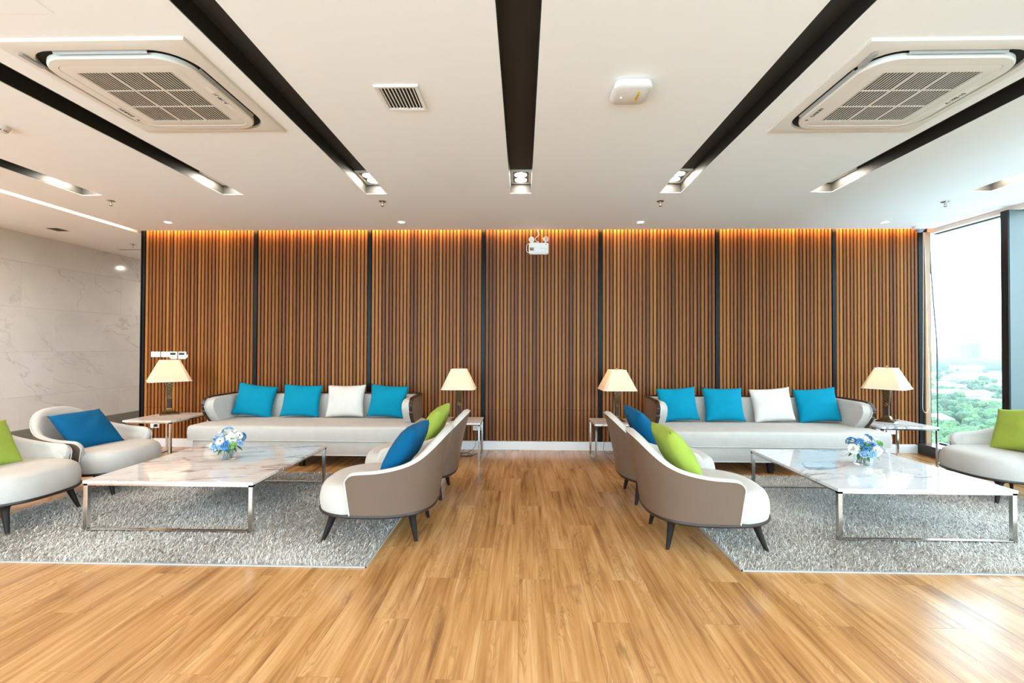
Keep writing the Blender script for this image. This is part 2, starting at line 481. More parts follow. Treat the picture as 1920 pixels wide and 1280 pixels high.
# floor ------------------------------------------------------------
PW, PL, PT = .171, 1.152, .384
fl = struct('floor', MB().box(XL - .2, XR + .1, YB - .1, YCOR + .1, -.12, -.006), mat('floor_base', (.06, .035, .02), .8))
plank_me = mesh('plank', MB().box(-PW / 2 + .0004, PW / 2 - .0004, -PL / 2 + .0005, PL / 2 - .0005, -.006, 0), M['oak'], smooth=False, recalc=False)
cands = []
RUGS = [(-3.82, -.90, 2.62, 4.53), (1.255, 4.16, 2.645, 4.56)]
i0 = math.floor((XL + .10) / PW); i1 = math.ceil((XR + .10) / PW)
for i in range(i0, i1 + 1):
    xc = -.10 + i * PW
    if xc < XL - PW / 2 or xc > XR + PW / 2: continue
    y = 2.143 + (i % 3) * PT + PL / 2 - 6 * PL
    while y < YCOR:
        if y > YB:
            # projected size
            vis = 0
            for (dx, dy) in ((0, 0), (0, -.4), (0, .4), (-.06, .2), (.06, -.2)):
                px, py = xc + dx, y + dy
                v = Vector((px, py, -HC)); w = v.dot(F)
                if w < .3: continue
                u_, v_ = FPX * v.dot(R2) / w, FPX * v.dot(U2) / w
                if abs(u_) < 960 and abs(v_) < 640 and not any(a < px < b and c < py < d for a, b, c, d in RUGS): vis += 1 / w ** 3
            cands.append((vis, xc, y))
        y += PL
cands.sort(reverse=True)
rest = MB()
for k, (v, xc, y) in enumerate(cands):
    if k < 300 and v > 0:
        o = bpy.data.objects.new('plank', plank_me); COL.objects.link(o); o.parent = fl; o.location = (xc, y, 0)
    else:
        rest.box(xc - PW / 2 + .0004, xc + PW / 2 - .0004, y - PL / 2 + .0005, y + PL / 2 - .0005, -.006, 0)
ro = obj('plank_field', rest, M['oak'], fl, smooth=False, recalc=False); ro['kind'] = 'stuff'

# slat wall ----------------------------------------------------------
wb = struct('wall_back', MB().box(XM, 4.98, 5.715, 5.85, 0, 3.0), M['backing'], smooth=False)
sm = MB()
sm.box(-.0155, .0155, 0, .03, .105, .493).box(-.0155, .0155, 0, .03, .4955, 2.93)
slat_me = mesh('slat', sm, M['teak'], bevel=.0015, seg=1)
strips = [(-4.855, -4.82), (-3.415, -3.367), (-1.958, -1.910), (-.516, -.469), (.944, .990), (2.387, 2.433), (3.810, 3.856), (4.850, 4.915)]
ns = [31, 31, 31, 31, 31, 31, 23]
for k in range(7):
    a, b = strips[k][1], strips[k + 1][0]
    p = (b - a) / ns[k]
    for j in range(ns[k]):
        o = bpy.data.objects.new('slat', slat_me); COL.objects.link(o); o.parent = wb
        o.location = (a + p * (j + .5), WALLF, 0); o.scale = (p * .665 / .031, 1, 1)
for a, b in strips:
    obj('black_strip', MB().box(a + .003, b - .003, WALLF - .004, 5.715, .105, 2.93), M['blackgloss'], wb, smooth=False)
obj('corner_frame', MB().box(4.98, XR + .01, 5.76, 5.80, 0, 3.0), M['alu'], wb, smooth=False)
obj('jamb', MB().box(4.917, 4.977, WALLF - .02, 5.715, .105, 2.70), M['jamb'], wb, bevel=.002)
struct('baseboard_back', MB().box(XM, 4.812, 5.665, 5.715, 0, .105), M['whitepaint'], bevel=.003)

# marble wall ----------------------------------------------------------
wl = struct('wall_left', MB().box(XL - .15, XL - .012, YB, YCOR, 0, 3.0), mat('marble_bed', (.35, .33, .31), .8), smooth=False)
rows = [(.19, .61), (.6115, 1.19), (1.1915, 1.77), (1.7715, 2.35), (2.3515, 2.74)]
offs = [5.70, 6.11, 6.11, 5.70, 5.25]
for (z0, z1), yo in zip(rows, offs):
    wd = 1.45
    y = yo - 7 * wd
    while y < YCOR:
        a, b = max(y, YB), min(y + wd - .0015, YCOR)
        if b > a + .05:
            obj('marble_panel', MB().box(XL - .012, XL, a, b, z0, z1), M['marW'], wl, bevel=.0008, seg=1)
        y += wd
struct('baseboard_left', MB().box(XL - .02, XL + .035, YB, YCOR, 0, .19), M['plinth'], bevel=.003)
struct('wall_far', MB().box(XL - .15, XM + 1.5, YCOR, YCOR + .15, 0, 3.0), M['plaster'], smooth=False)
struct('wall_corridor', MB().box(XM + 1.4, XM + 1.5, 5.85, YCOR, 0, 3.0), M['plaster'], smooth=False)
obj('end_trim', MB().box(XM - .012, XM, 5.68, 5.85, 0, 2.93), M['blackgloss'], wb, smooth=False)

# ceiling ----------------------------------------------------------------
SLOTS = [-4.165, -2.782, -1.393, -.022, 1.378, 2.770, 4.215]
SW = .098
YS0, YS1 = -1.5, 4.285
ce = MB(); T = H + .05
xs = [XM] + [e for c in SLOTS for e in (c - SW, c + SW)] + [XR - .07]
for k in range(0, len(xs), 2):
    ce.box(xs[k], xs[k + 1], YS0, YS1, H, T)
ce.box(XM, XR - .07, YS1, YF, H, T); ce.box(XM, XR - .07, YB, YS0, H, T)
ce.box(XL - .02, XM - .10, YB, YCOR, H, T)
ceo = struct('ceiling', ce, M['ceil'], smooth=False)
obj('sky_block_slab', MB().box(XL - .2, XR + .25, YB - .1, YCOR + .1, 3.0, 3.1), M['plaster'], ceo, smooth=False)  # unseen slab added above the ceiling to keep sky light out
for c in SLOTS:
    b = MB(); zt = H + .097
    b.box(c - SW - .01, c - SW + .003, YS0, YS1, H + .004, zt).box(c + SW - .003, c + SW + .01, YS0, YS1, H + .004, zt)
    b.box(c - SW - .01, c + SW + .01, YS1 - .003, YS1 + .01, H + .004, zt).box(c - SW - .01, c + SW + .01, YS0 - .01, YS0 + .003, H + .004, zt)
    b.box(c - SW - .01, c + SW + .01, YS0 - .01, YS1 + .01, zt, zt + .01)
    obj('slot_lining', b, M['slotblack'], ceo, smooth=False)
# light cove between main ceiling and side ceiling
obj('cove_back', MB().box(XM - .10, XM - .09, YB, YCOR, T, 2.98), M['ceil'], ceo, smooth=False)
obj('cove_light_strip', MB().box(XM - .010, XM - .002, YB, 5.60, H + .014, T - .004), M['cove2'], ceo, smooth=False)
obj('access_panel', MB().box(1.90, 3.60, 1.2, 1.872, H - .0015, H + .001), M['ceil'], ceo, bevel=.001, seg=1)
obj('access_panel', MB().box(-3.9, -2.05, 1.2, 1.925, H - .0015, H + .001), M['ceil'], ceo, bevel=.001, seg=1)
# pocket over the slat wall
obj('cove_pocket', MB().box(XM, XR, 5.50, 5.52, T, 2.98), M['ceil'], ceo, smooth=False)
obj('cove_light_strip', MB().box(XM + .05, 4.85, YF + .001, YF + .007, H + .012, T - .004), M['cove'], ceo, smooth=False)

# window wall ----------------------------------------------------------------
ZK = .125
struct('wall_right', MB().box(XR + .06, XR + .22, YB, 5.85, 2.70, 3.1).box(XR - .03, XR + .20, YB, 5.85, -.12, .02), M['plaster'], smooth=False)
kb = struct('trim_1', MB().box(4.812, XR + .05, YB, 5.66, 0, ZK - .012), M['kerb'], bevel=.003)
obj('kerb_top', MB().box(4.807, XR + .06, YB, 5.66, ZK - .012, ZK), M['kerbtop'], kb, bevel=.002)
obj('head_band', MB().box(XR - .07, XR + .06, YB, 5.715, H - .045, H + .06), mat('head_band', (.80, .66, .58), .6), kb, smooth=False)
ys = [5.70, 4.745, 3.257, 1.767, .277, -1.213, YB]
for k in range(6):
    y1, y0 = ys[k], ys[k + 1]
    w = struct('window_%d' % (k + 1), MB().box(XR + .012, XR + .022, y0, y1, ZK, H - .04), M['glass'], smooth=False)
    fr = MB().box(XR - .0, XR + .05, y0, y1, ZK, ZK + .012).box(XR - .0, XR + .05, y0, y1, H - .052, H - .045)
    obj('frame', fr, M['alu'], w, bevel=.002)
    if k < 5:
        mo = obj('mullion', MB().box(4.905, XR + .05, y0 - .036, y0 + .036, ZK, H - .045), M['alu'], w, bevel=.002)
        obj('mullion_face_daylit', MB().box(4.918, XR + .04, y0 - .040, y0 - .036, ZK, H - .045), M['mull_daylit'], mo, smooth=False)  # paler plate carries the daylight reflection on this side of the mullion
        obj('mullion_seam', MB().box(4.903, 4.905, y0 - .003, y0 + .001, ZK, H - .045), M['black'], mo, smooth=False)
# rear glazed wall behind the camera
struct('wall_rear', MB().box(XL - .15, XR + .2, YB - .1, YB, 2.70, 3.1).box(XL - .15, XR + .2, YB - .1, YB, -.12, .10), M['plaster'], smooth=False)
xx = [XL + 1.45 * k for k in range(8)] + [XR]
for k in range(8):
    w = struct('window_%d' % (k + 8), MB().box(xx[k], xx[k + 1], YB - .06, YB - .05, .1, 2.70), M['glass'], smooth=False)
    obj('mullion', MB().box(xx[k] - .03, xx[k] + .03, YB - .09, YB + .02, .1, 2.70), M['alu'], w, smooth=False)


# ------------------------------------------------------------------ armchair
def outline(t, a=.39, b=.36, n=2.6, cx=-.015, inset=0.):
    c, s = math.cos(t), math.sin(t)
    x = (a - inset) * math.copysign(abs(c) ** (2 / n), c); y = (b - inset) * math.copysign(abs(s) ** (2 / n), s)
    return Vector((cx + x, y, 0))


def onormal(t):
    e = .01
    d = outline(t + e) - outline(t - e); v = Vector((d.y, -d.x, 0)); return v.normalized()


def interp(tab, x):
    if x <= tab[0][0]: return tab[0][1]
    for (a, va), (b, vb) in zip(tab, tab[1:]):
        if x <= b:
            u = (x - a) / (b - a); u = u * u * (3 - 2 * u) if False else u
            return va + (vb - va) * u
    return tab[-1][1]


ZT = [(60, .465), (80, .478), (95, .49), (112, .512), (125, .535), (137, .572), (148, .625), (158, .675), (168, .708), (180, .718)]


def chair_parts():
    Z0 = .215

    def zt(deg, ts):
        d = deg if deg <= 180 else 360 - deg
        z = (interp(ZT, d - 2) + interp(ZT, d) + interp(ZT, d + 2) + interp(ZT, d + 5) + interp(ZT, d - 5)) / 5
        dd = 9.
        if d < ts + dd:
            q = (ts + dd - d) / dd; z -= .06 * (1 - math.sqrt(max(0, 1 - q * q)))
        return z

    def pos(deg, z, u):
        t = R(deg)
        n = onormal(t); cc = max(0., -math.cos(t))
        h = max(0., (z - .2)) / .5
        lean = (.015 + .088 * cc ** 1.3) * h ** 1.25
        return outline(t) + n * (lean - u) + Vector((0, 0, z))

    def rng_deg(ts, N=46):
        out = []
        for k in range(N + 1):
            s = k / N; out.append(s)
        return out
    ts = 75.
    degs = []
    for k in range(7): degs.append(ts + 9 * (1 - math.cos(k / 6 * PI / 2)))
    nmid = 44
    for k in range(1, nmid): degs.append(ts + 9 + (360 - 2 * (ts + 9)) * k / nmid)
    for k in range(6, -1, -1): degs.append(360 - (ts + 9 * (1 - math.cos(k / 6 * PI / 2))))

    def sh(deg, z):   # front edge slants: lower part starts further back
        q = max(0, 1 - (z - Z0) / .22)
        d = deg if deg <= 180 else 360 - deg
        wgt = max(0, 1 - (d - ts) / 30)
        dd = d + 4.5 * q * wgt
        return dd if deg <= 180 else 360 - dd
    shell = MB(); rings = []
    for dg in degs:
        zz = zt(dg, ts)
        lv = [Z0 + (zz - .010 - Z0) * f for f in (0, .25, .5, .75, .92, 1)]
        ring = [pos(sh(dg, z), z, 0) for z in lv] + [pos(sh(dg, z), z, .011) for z in reversed(lv)]
        rings.append(ring)
    shell.loft(rings, strip=True)
    pad = MB(); rings = []; pipe = []
    for dg in degs:
        zz = zt(dg, ts); d = dg if dg <= 180 else 360 - dg
        k = .62 + .38 * min(1, max(0, (d - 85) / 70))
        prof = [(.013, .26), (.013, zz - .05), (.011, zz - .012), (.004, zz - .004), (.010 * k + .002, zz + .005), (.030 * k, zz + .009), (.052 * k, zz + .002),
                (.066 * k, zz - .022), (.072 * k, zz - .06), (.080 * k, (zz + .36) / 2), (.085 * k + .01, .36), (.085 * k + .01, .26)]
        rings.append([pos(sh(dg, z), z, u) for u, z in prof])
        pipe.append(pos(dg, zz - .006, -.001))
    pad.loft(rings, strip=True)
    # piping down both front edges and along the top
    fz = [Z0 + (zt(degs[0], ts) - .01 - Z0) * f for f in (0, .2, .4, .6, .8, 1)]
    e0 = [pos(sh(degs[0], z), z, -.001) for z in fz]; e1 = [pos(sh(degs[-1], z), z, -.001) for z in reversed(fz)]
    pp = MB().tube(e0 + pipe[1:-1] + e1, .0045, 5)
    seat = MB(); rings = []; NT = 56
    for z, ins in ((.217, .004), (.25, -.002), (.30, -.001), (.335, .006), (.362, .020), (.379, .042), (.388, .072), (.393, .12), (.396, .20), (.397, .33)):
        rings.append([(p.x, p.y, z) for p in (outline(2 * PI * k / NT, inset=ins + .012 * (1 if abs(math.atan2(math.sin(2 * PI * k / NT), math.cos(2 * PI * k / NT))) > R(74) else 0)) for k in range(NT))])
    seat.loft(rings)
    ring = MB(); rings = []
    for k in range(NT):
        t = 2 * PI * k / NT; n = onormal(t); p = outline(t)
        rings.append([p + n * u + Vector((0, 0, z)) for u, z in ((.004, .217), (.006, .206), (0, .197), (-.05, .197), (-.05, .217))])
    ring.loft(rings, loop=True)
    legs = []
    for sx, fx, fy, tx, ty in ((1, .305, .25, .235, .215), (1, .305, -.25, .235, -.215), (-1, -.300, .208, -.262, .185), (-1, -.300, -.208, -.262, -.185)):
        L = MB(); rings = []
        for z, r in ((.205, .052), (.192, .042), (.175, .031), (.15, .025), (.10, .021), (.05, .0165), (.0, .012)):
            q = (.205 - z) / .205; q = q ** 1.15
            cx, cyy = tx + (fx - tx) * q, ty + (fy - ty) * q
            rings.append([(cx + r * math.cos(2 * PI * k / 12) * (1.15 if z > .18 else 1), cyy + r * .8 * math.sin(2 * PI * k / 12), z) for k in range(12)])
        L.loft(rings); legs.append(L)
    return shell, pad, pp, seat, ring, legs


def make_chair(label, loc, rz):
    t = thing('armchair', label, 'armchair', loc, rz, 'low armchairs around the two coffee tables')
    shell, pad, pp, seat, ring, legs = chair_parts()
    obj('shell', shell, M['taupe'], t, ang=50)['label'] = 'taupe leather outer shell'
    obj('padding', pad, M['linen'], t, ang=60)['label'] = 'cream padded inner back and arms'
    obj('piping', pp, M['linen_p'], t, ang=60)
    obj('seat', seat, M['linen'], t, ang=60)
    obj('base_ring', ring, M['brownl'], t)
    for L in legs: obj('leg', L, M['legw'], t)
    return t


CH = make_chair('cream armchair with lime cushion, back to the marble wall', (-3.755, 3.24, 0), R(0))
GA = 'low armchairs around the two coffee tables'
dup(CH, (-3.745, 4.02, 0), 0, 'cream armchair with blue cushion, back to the marble wall', GA)
dup(CH, (-1.0, 3.20, 0), R(180.8), 'taupe-backed armchair with blue cushion, front one of pair on marble side of aisle', GA)
dup(CH, (-.978, 4.005, 0), R(180), 'taupe-backed armchair with lime cushion, rear one of pair on marble side of aisle', GA)
dup(CH, (1.226, 3.128, 0), R(-1), 'taupe-backed armchair with lime cushion, front one of pair on window side of aisle', GA)
dup(CH, (1.225, 3.945, 0), 0, 'taupe-backed armchair with blue cushion, rear one of pair on window side of aisle', GA)
dup(CH, (4.165, 4.065, 0), R(180), 'cream armchair with lime cushion standing before the window', GA)


# ------------------------------------------------------------------ cushions
def pillow_mesh(name, w, h, t, mt, seed):
    n = 22; vs = []; fs = []
    rs = random.Random(seed); ox = rs.random() * 50
    for side in (1, -1):
        for j in range(n + 1):
            for i in range(n + 1):
                u = -1 + 2 * i / n; v = -1 + 2 * j / n
                x = w / 2 * u * (1 - .085 * (1 - v * v) * abs(u) ** 2); z = h / 2 * v * (1 - .075 * (1 - u * u) * abs(v) ** 2)
                b = max(0, (1 - u ** 2) * (1 - v ** 2)) ** .42
                nn = mnoise.noise(Vector((u * 1.6 + ox, v * 1.6, side * 3))) * .09 + mnoise.noise(Vector((u * 4 + ox, v * 4, side * 3))) * .035
                d = t / 2 * b * (1 + nn * 1.6)
                vs.append((x, side * d, z))
    o = (n + 1) ** 2
    for j in range(n):
        for i in range(n):
            a = j * (n + 1) + i
            fs.append((a, a + 1, a + n + 2, a + n + 1)); fs.append((o + a, o + a + n + 1, o + a + n + 2, o + a + 1))
    mb = MB(); mb.v = vs; mb.f = fs
    me = mesh(name, mb, mt, recalc=False, ang=80)
    b = bmesh.new(); b.from_mesh(me); bmesh.ops.remove_doubles(b, verts=b.verts, dist=1e-5); bmesh.ops.recalc_face_normals(b, faces=b.faces); b.to_mesh(me); b.free()
    return me


def cushion(label, mt, loc, rot, w=.44, h=.40, t=.15, seed=0, group=None):
    """rot: (tilt back, yaw, roll); local -y is the front"""
    o = bpy.data.objects.new('cushion', pillow_mesh('cushion', w, h, t, mt, seed)); COL.objects.link(o)
    tilt, yaw, roll = rot
    Rm = Matrix.Rotation(R(yaw), 3, 'Z') @ Matrix.Rotation(R(-tilt), 3, 'X') @ Matrix.Rotation(R(roll), 3, 'Y')
    o.location = loc; o.rotation_euler = Rm.to_euler()
    return tag(o, label, 'cushion', group)


# ------------------------------------------------------------------ sofa (front edge at y=0, faces -y)
def make_sofa(label, loc, rz=0):
    t = thing('sofa', label, 'sofa', loc, rz)
    W2 = 1.125; D = .80

    def rr(x0, x1, y0, y1, r, n=6):
        out = []
        for cx, cyy, a0 in ((x1 - r, y1 - r, 0), (x0 + r, y1 - r, 90), (x0 + r, y0 + r, 180), (x1 - r, y0 + r, 270)):
            for k in range(n + 1):
                a = R(a0 + 90 * k / n); out.append((cx + r * math.cos(a), cyy + r * math.sin(a)))
        return out
    b = MB(); b.loft([[(x, y, z) for x, y in rr(-W2 + ins, W2 - ins, .02 + ins, D - .06, .05)] for z, ins in ((.127, .006), (.135, 0), (.27, 0), (.279, .006))])
    bo = obj('base', b, M['linen'], t, ang=50)
    obj('skirt_trim', MB().loft([[(x, y, z) for x, y in rr(-W2 - .003, W2 + .003, .017, D - .06, .05)] for z in (.125, .133)]), M['linen_p'], bo)
    # seat cushion
    c = MB(); xs2 = 1.168
    c.loft([[(x, y, z) for x, y in rr(-xs2 + ins, xs2 - ins, ins * 1.0, .68 - ins * .4, .04)] for z, ins in
            ((.281, .010), (.286, .002), (.30, 0), (.36, -.003), (.405, 0), (.418, .004), (.427, .012), (.432, .026), (.437, .08), (.442, .18), (.444, .30))])
    so = obj('seat', c, M['linen'], t, ang=32)
    e = [(x, y, .2815) for x, y in rr(-xs2, xs2, 0, .68, .07)]
    obj('piping', MB().tube(e + [e[0]], .0045, 5), M['linen_p'], so)
    # U-shaped shell
    yf = [(.28, .40), (.38, .345), (.435, .30), (.50, .235), (.56, .19), (.61, .172), (.65, .178), (.68, .20), (.70, .235), (.71, .285)]
    zs = [z for z, _ in yf]
    XS = W2 - .005; YBK = .775; RC = .10

    def upath(z, u, inner):
        """list of points for a level z; u = inward offset"""
        y0 = interp(yf, z) + (u * .15)
        pts = []
        x = XS - u
        rc = max(.03, RC - u)
        yb = YBK - u
        zr = max(0, (z - .45) / .26)
        for k in range(9): pts.append((-x, y0 + (yb - rc - y0) * k / 8, z))
        for k in range(1, 7):
            a = R(180 - 90 * k / 6); pts.append((-x + rc + rc * math.cos(a), yb - rc + rc * math.sin(a), z))
        for k in range(1, 20): pts.append((-x + rc + (2 * x - 2 * rc) * k / 20, yb, z))
        for k in range(0, 6):
            a = R(90 - 90 * k / 6); pts.append((x - rc + rc * math.cos(a), yb - rc + rc * math.sin(a), z))
        for k in range(9): pts.append((x, (yb - rc) + (y0 - (yb - rc)) * k / 8, z))
        return pts

    def usheet(levels_u):   # list of (z,u) going round the section
        cols = [upath(z, u, 0) for z, u in levels_u]
        n = len(cols[0]); return MB().loft([[c[i] for c in cols] for i in range(n)], strip=True)
    shell = usheet([(z, 0) for z in zs] + [(z, .03) for z in reversed(zs)])
    obj('shell', shell, M['taupe'], t, ang=50)['label'] = 'taupe leather outer shell'
    lo = [(.38, .031), (.435, .031), (.47, .031), (.50, .031), (.53, .031), (.56, .031), (.585, .031), (.61, .031), (.63, .031), (.65, .031), (.67, .031), (.685, .032), (.697, .036), (.704, .045), (.708, .058)]
    li = [(.38, .112), (.435, .112), (.47, .112), (.50, .112), (.53, .112), (.56, .112), (.585, .112), (.61, .112), (.63, .112), (.65, .111), (.67, .108), (.685, .104), (.697, .097), (.704, .088), (.708, .072)]
    pad = lo + li[::-1]
    obj('padding', usheet(pad), M['linen'], t, ang=60)['label'] = 'cream inner back and arms'
    # dark leather band on the edge
    edge = []
    for i in range(len(yf) - 1):
        (z0, y0), (z1, y1) = yf[i], yf[i + 1]
        for q in (0, .5): edge.append((y0 + (y1 - y0) * q, z0 + (z1 - z0) * q))
    edge = edge[2:] + [(.32, .7105), (.4, .7105), (.5, .7105), (YBK - RC, .7105)]
    rings = []
    arm = []
    for i, (y, z) in enumerate(edge):
        p = edge[max(i - 1, 0)]; q = edge[min(i + 1, len(edge) - 1)]
        d = Vector((0, q[0] - p[0], q[1] - p[1])).normalized(); nrm = Vector((0, -d.z, d.y))
        if nrm.z < 0 and i > 6: nrm = -nrm
        arm.append((y, z, nrm))

    def armring(sx, y, z, nrm):
        xo, xi = sx * (XS + .003), sx * (XS - .033)
        P0 = Vector((xo, y, z)); P1 = Vector((xi, y, z))
        return [P0 - nrm * .004, P1 - nrm * .004, P1 + nrm * .011, P0 + nrm * .011]
    for y, z, nrm in arm: rings.append(armring(-1, y, z, nrm))
    up = Vector((0, 0, 1))
    for k in range(1, 7):
        a = R(180 - 90 * k / 6); c_ = Vector((-XS + RC, YBK - RC, .7105)); d = Vector((math.cos(a), math.sin(a), 0))
        Po, Pi = c_ + d * (RC + .003), c_ + d * (RC - .033)
        rings.append([Po - up * .004, Pi - up * .004, Pi + up * .011, Po + up * .011])
    for k in range(0, 7):
        a = R(90 - 90 * k / 6); c_ = Vector((XS - RC, YBK - RC, .7105)); d = Vector((math.cos(a), math.sin(a), 0))
        Po, Pi = c_ + d * (RC + .003), c_ + d * (RC - .033)
        rings.append([Po - up * .004, Pi - up * .004, Pi + up * .011, Po + up * .011])
    for y, z, nrm in reversed(arm): rings.append(armring(1, y, z, nrm))
    obj('edge_band', MB().loft(rings), M['brownl'], t, ang=40)['label'] = 'dark brown leather edge band'
    for sx in (-1, 1):
        pts = [(sx * (XS - .034), interp(yf, z) - .004, z) for z in (.435, .47, .50, .53, .56, .585, .61, .63, .65, .665, .68, .69, .70)]
        obj('piping', MB().tube(pts, .004, 5), M['linen_p'], t)
    for lx in (-1.0, 0, 1.0):
        for ly in (.09, .66):
            L = MB(); L.loft([[(lx + sx * w, ly + sy * w, z) for sx, sy in ((-1, -1), (1, -1), (1, 1), (-1, 1))] for z, w in ((0, .022), (.127, .034))])
            obj('leg', L, M['legw'], t, bevel=.003)
    return t


make_sofa('long cream sofa with taupe arms beside the corner lamp near marble wall', (-2.36, 4.75, 0)).scale = (1.035, 1, 1)
make_sofa('long cream sofa with taupe arms closest to the window', (2.53, 4.63, 0))
GS = 'cushions lined up on the two sofas'
# sofa cushions  (x, yaw, roll, material, label)
LS = [(-3.164, 8, 8, 'teal', 'turquoise cushion at arm end beside the corner lamp, marble side sofa'),
      (-2.609, 3, 2, 'teal', 'turquoise cushion between turquoise and white ones, marble side sofa'),
      (-2.082, 0, -1, 'linen_p', 'white cushion between two turquoise ones, marble side sofa'),
      (-1.582, -3, 3, 'teal', 'turquoise cushion between white one and arm by the aisle, marble side sofa')]
for k, (x, yw, rl, mt, lb) in enumerate(LS):
    cushion(lb, M[mt], (x, 4.75 + .575, .445 + .192), (15, yw, rl), .46, .385, .15, k + 1, GS)
RS = [(1.758, 5, -3, 'teal', 'turquoise cushion at arm end by the aisle, window side sofa'),
      (2.271, 2, 0, 'teal', 'turquoise cushion between turquoise and white ones, window side sofa'),
      (2.812, -1, -4, 'linen_p', 'white cushion between two turquoise ones, window side sofa'),
      (3.309, -6, -5, 'teal', 'turquoise cushion at arm end beside the window lamp, window side sofa')]
for k, (x, yw, rl, mt, lb) in enumerate(RS):
    cushion(lb, M[mt], (x, 4.63 + .575, .445 + .192), (15, yw, rl), .46, .385, .15, k + 11, GS)
GC = 'cushions on the armchairs'
# chair cushions: yaw -90 faces... local front -y ; yaw 90 -> front +x ; yaw -90 -> front -x
cushion('lime cushion on armchair with its back to the marble wall', M['lime'], (-3.96, 3.24, .545), (34, 84, 4), .42, .40, .15, 21, GC)
cushion('deep blue cushion on armchair with its back to the marble wall', M['blue'], (-3.90, 4.00, .530), (46, 76, -3), .41, .42, .15, 22, GC)
cushion('deep blue cushion on front armchair, marble side of aisle', M['blue'], (-.82, 3.18, .565), (34, -92, 0), .44, .42, .17, 23, GC)
cushion('lime cushion on rear armchair, marble side of aisle', M['lime'], (-.785, 3.99, .575), (30, -92, 4), .42, .42, .16, 24, GC)
cushion('lime cushion on front armchair, window side of aisle', M['lime'], (1.045, 3.12, .565), (32, 90, 0), .43, .42, .17, 25, GC)
cushion('deep blue cushion on rear armchair, window side of aisle', M['blue'], (1.03, 3.92, .575), (30, 92, -3), .44, .42, .16, 26, GC)
cushion('lime cushion on the armchair standing before the window', M['lime'], (4.35, 4.06, .575), (30, -82, -10), .44, .42, .15, 27, GC)


# ------------------------------------------------------------------ tables
def table(name, label, cat, x0, x1, y0, y1, top, mt, zb=0., leg=.028, group=None, sides='x', th=.020):
    cx, cyy = (x0 + x1) / 2, (y0 + y1) / 2
    t = thing(name, label, cat, (cx, cyy, zb), 0, group)
    hx, hy = (x1 - x0) / 2, (y1 - y0) / 2; h = top - zb
    obj('tabletop', MB().box(-hx, hx, -hy, hy, h - th, h), mt, t, bevel=.002)
    g = .004; a, b = hx - g, hy - g; z1 = h - th
    q = .012
    obj('top_rail', MB().box(-a, a, -b, -b + leg, z1 - q, z1).box(-a, a, b - leg, b, z1 - q, z1).box(-a, -a + leg, -b, b, z1 - q, z1).box(a - leg, a, -b, b, z1 - q, z1), M['chrome'], t, smooth=False)
    for sx in (-1, 1):
        for sy in (-1, 1):
            X = sorted((sx * a, sx * (a - leg))); Y = sorted((sy * b, sy * (b - leg)))
            obj('leg', MB().box(X[0], X[1], Y[0], Y[1], 0, z1 - q), M['chrome'], t, bevel=.0015, seg=1)
    if sides == 'x':
        for s in (-1, 1):
            Y = sorted((s * b, s * (b - leg)))
            obj('floor_rail', MB().box(-a + leg, a - leg, Y[0], Y[1], 0, q), M['chrome'], t, bevel=.001, seg=1)
    else:
        for s in (-1, 1):
            X = sorted((s * a, s * (a - leg)))
            obj('floor_rail', MB().box(X[0], X[1], -b + leg, b - leg, 0, q), M['chrome'], t, bevel=.001, seg=1)
    return t


GT = 'coffee tables'
RZ = .020
table('coffee_table', 'square coffee table with warm-lit brown-veined marble top on marble wall side rug', 'coffee table', -2.99, -1.815, 3.035, 4.20, .36, M['marL'], RZ)
table('coffee_table', 'square coffee table with grey-veined marble top on window side rug', 'coffee table', 2.065, 3.215, 3.035, 4.19, .36, M['marR'], RZ)
table('side_table', 'marble side table in corner between blue-cushion armchair and sofa', 'side table', -4.325, -3.79, 4.83, 5.45, .47, M['marL'], leg=.022, sides='y')
table('side_table', 'small marble side table behind rear armchair, marble side of aisle', 'side table', -.98, -.47, 5.08, 5.52, .427, M['marL'], leg=.022, sides='y')
table('side_table', 'small marble side table behind rear armchair, window side of aisle', 'side table', .80, 1.31, 5.06, 5.51, .427, M['marL'], leg=.022, sides='y')
table('side_table', 'marble side table between window side sofa and the window', 'side table', 3.69, 4.275, 4.77, 5.30, .47, M['marR'], leg=.022, sides='y')


# ------------------------------------------------------------------ table lamps
def sqr(w, z, cut, n8=True):
    c = w * cut
    return [(w, -w + c, z), (w, w - c, z), (w - c, w, z), (-w + c, w, z), (-w, w - c, z), (-w, -w + c, z), (-w + c, -w, z), (w - c, -w, z)]


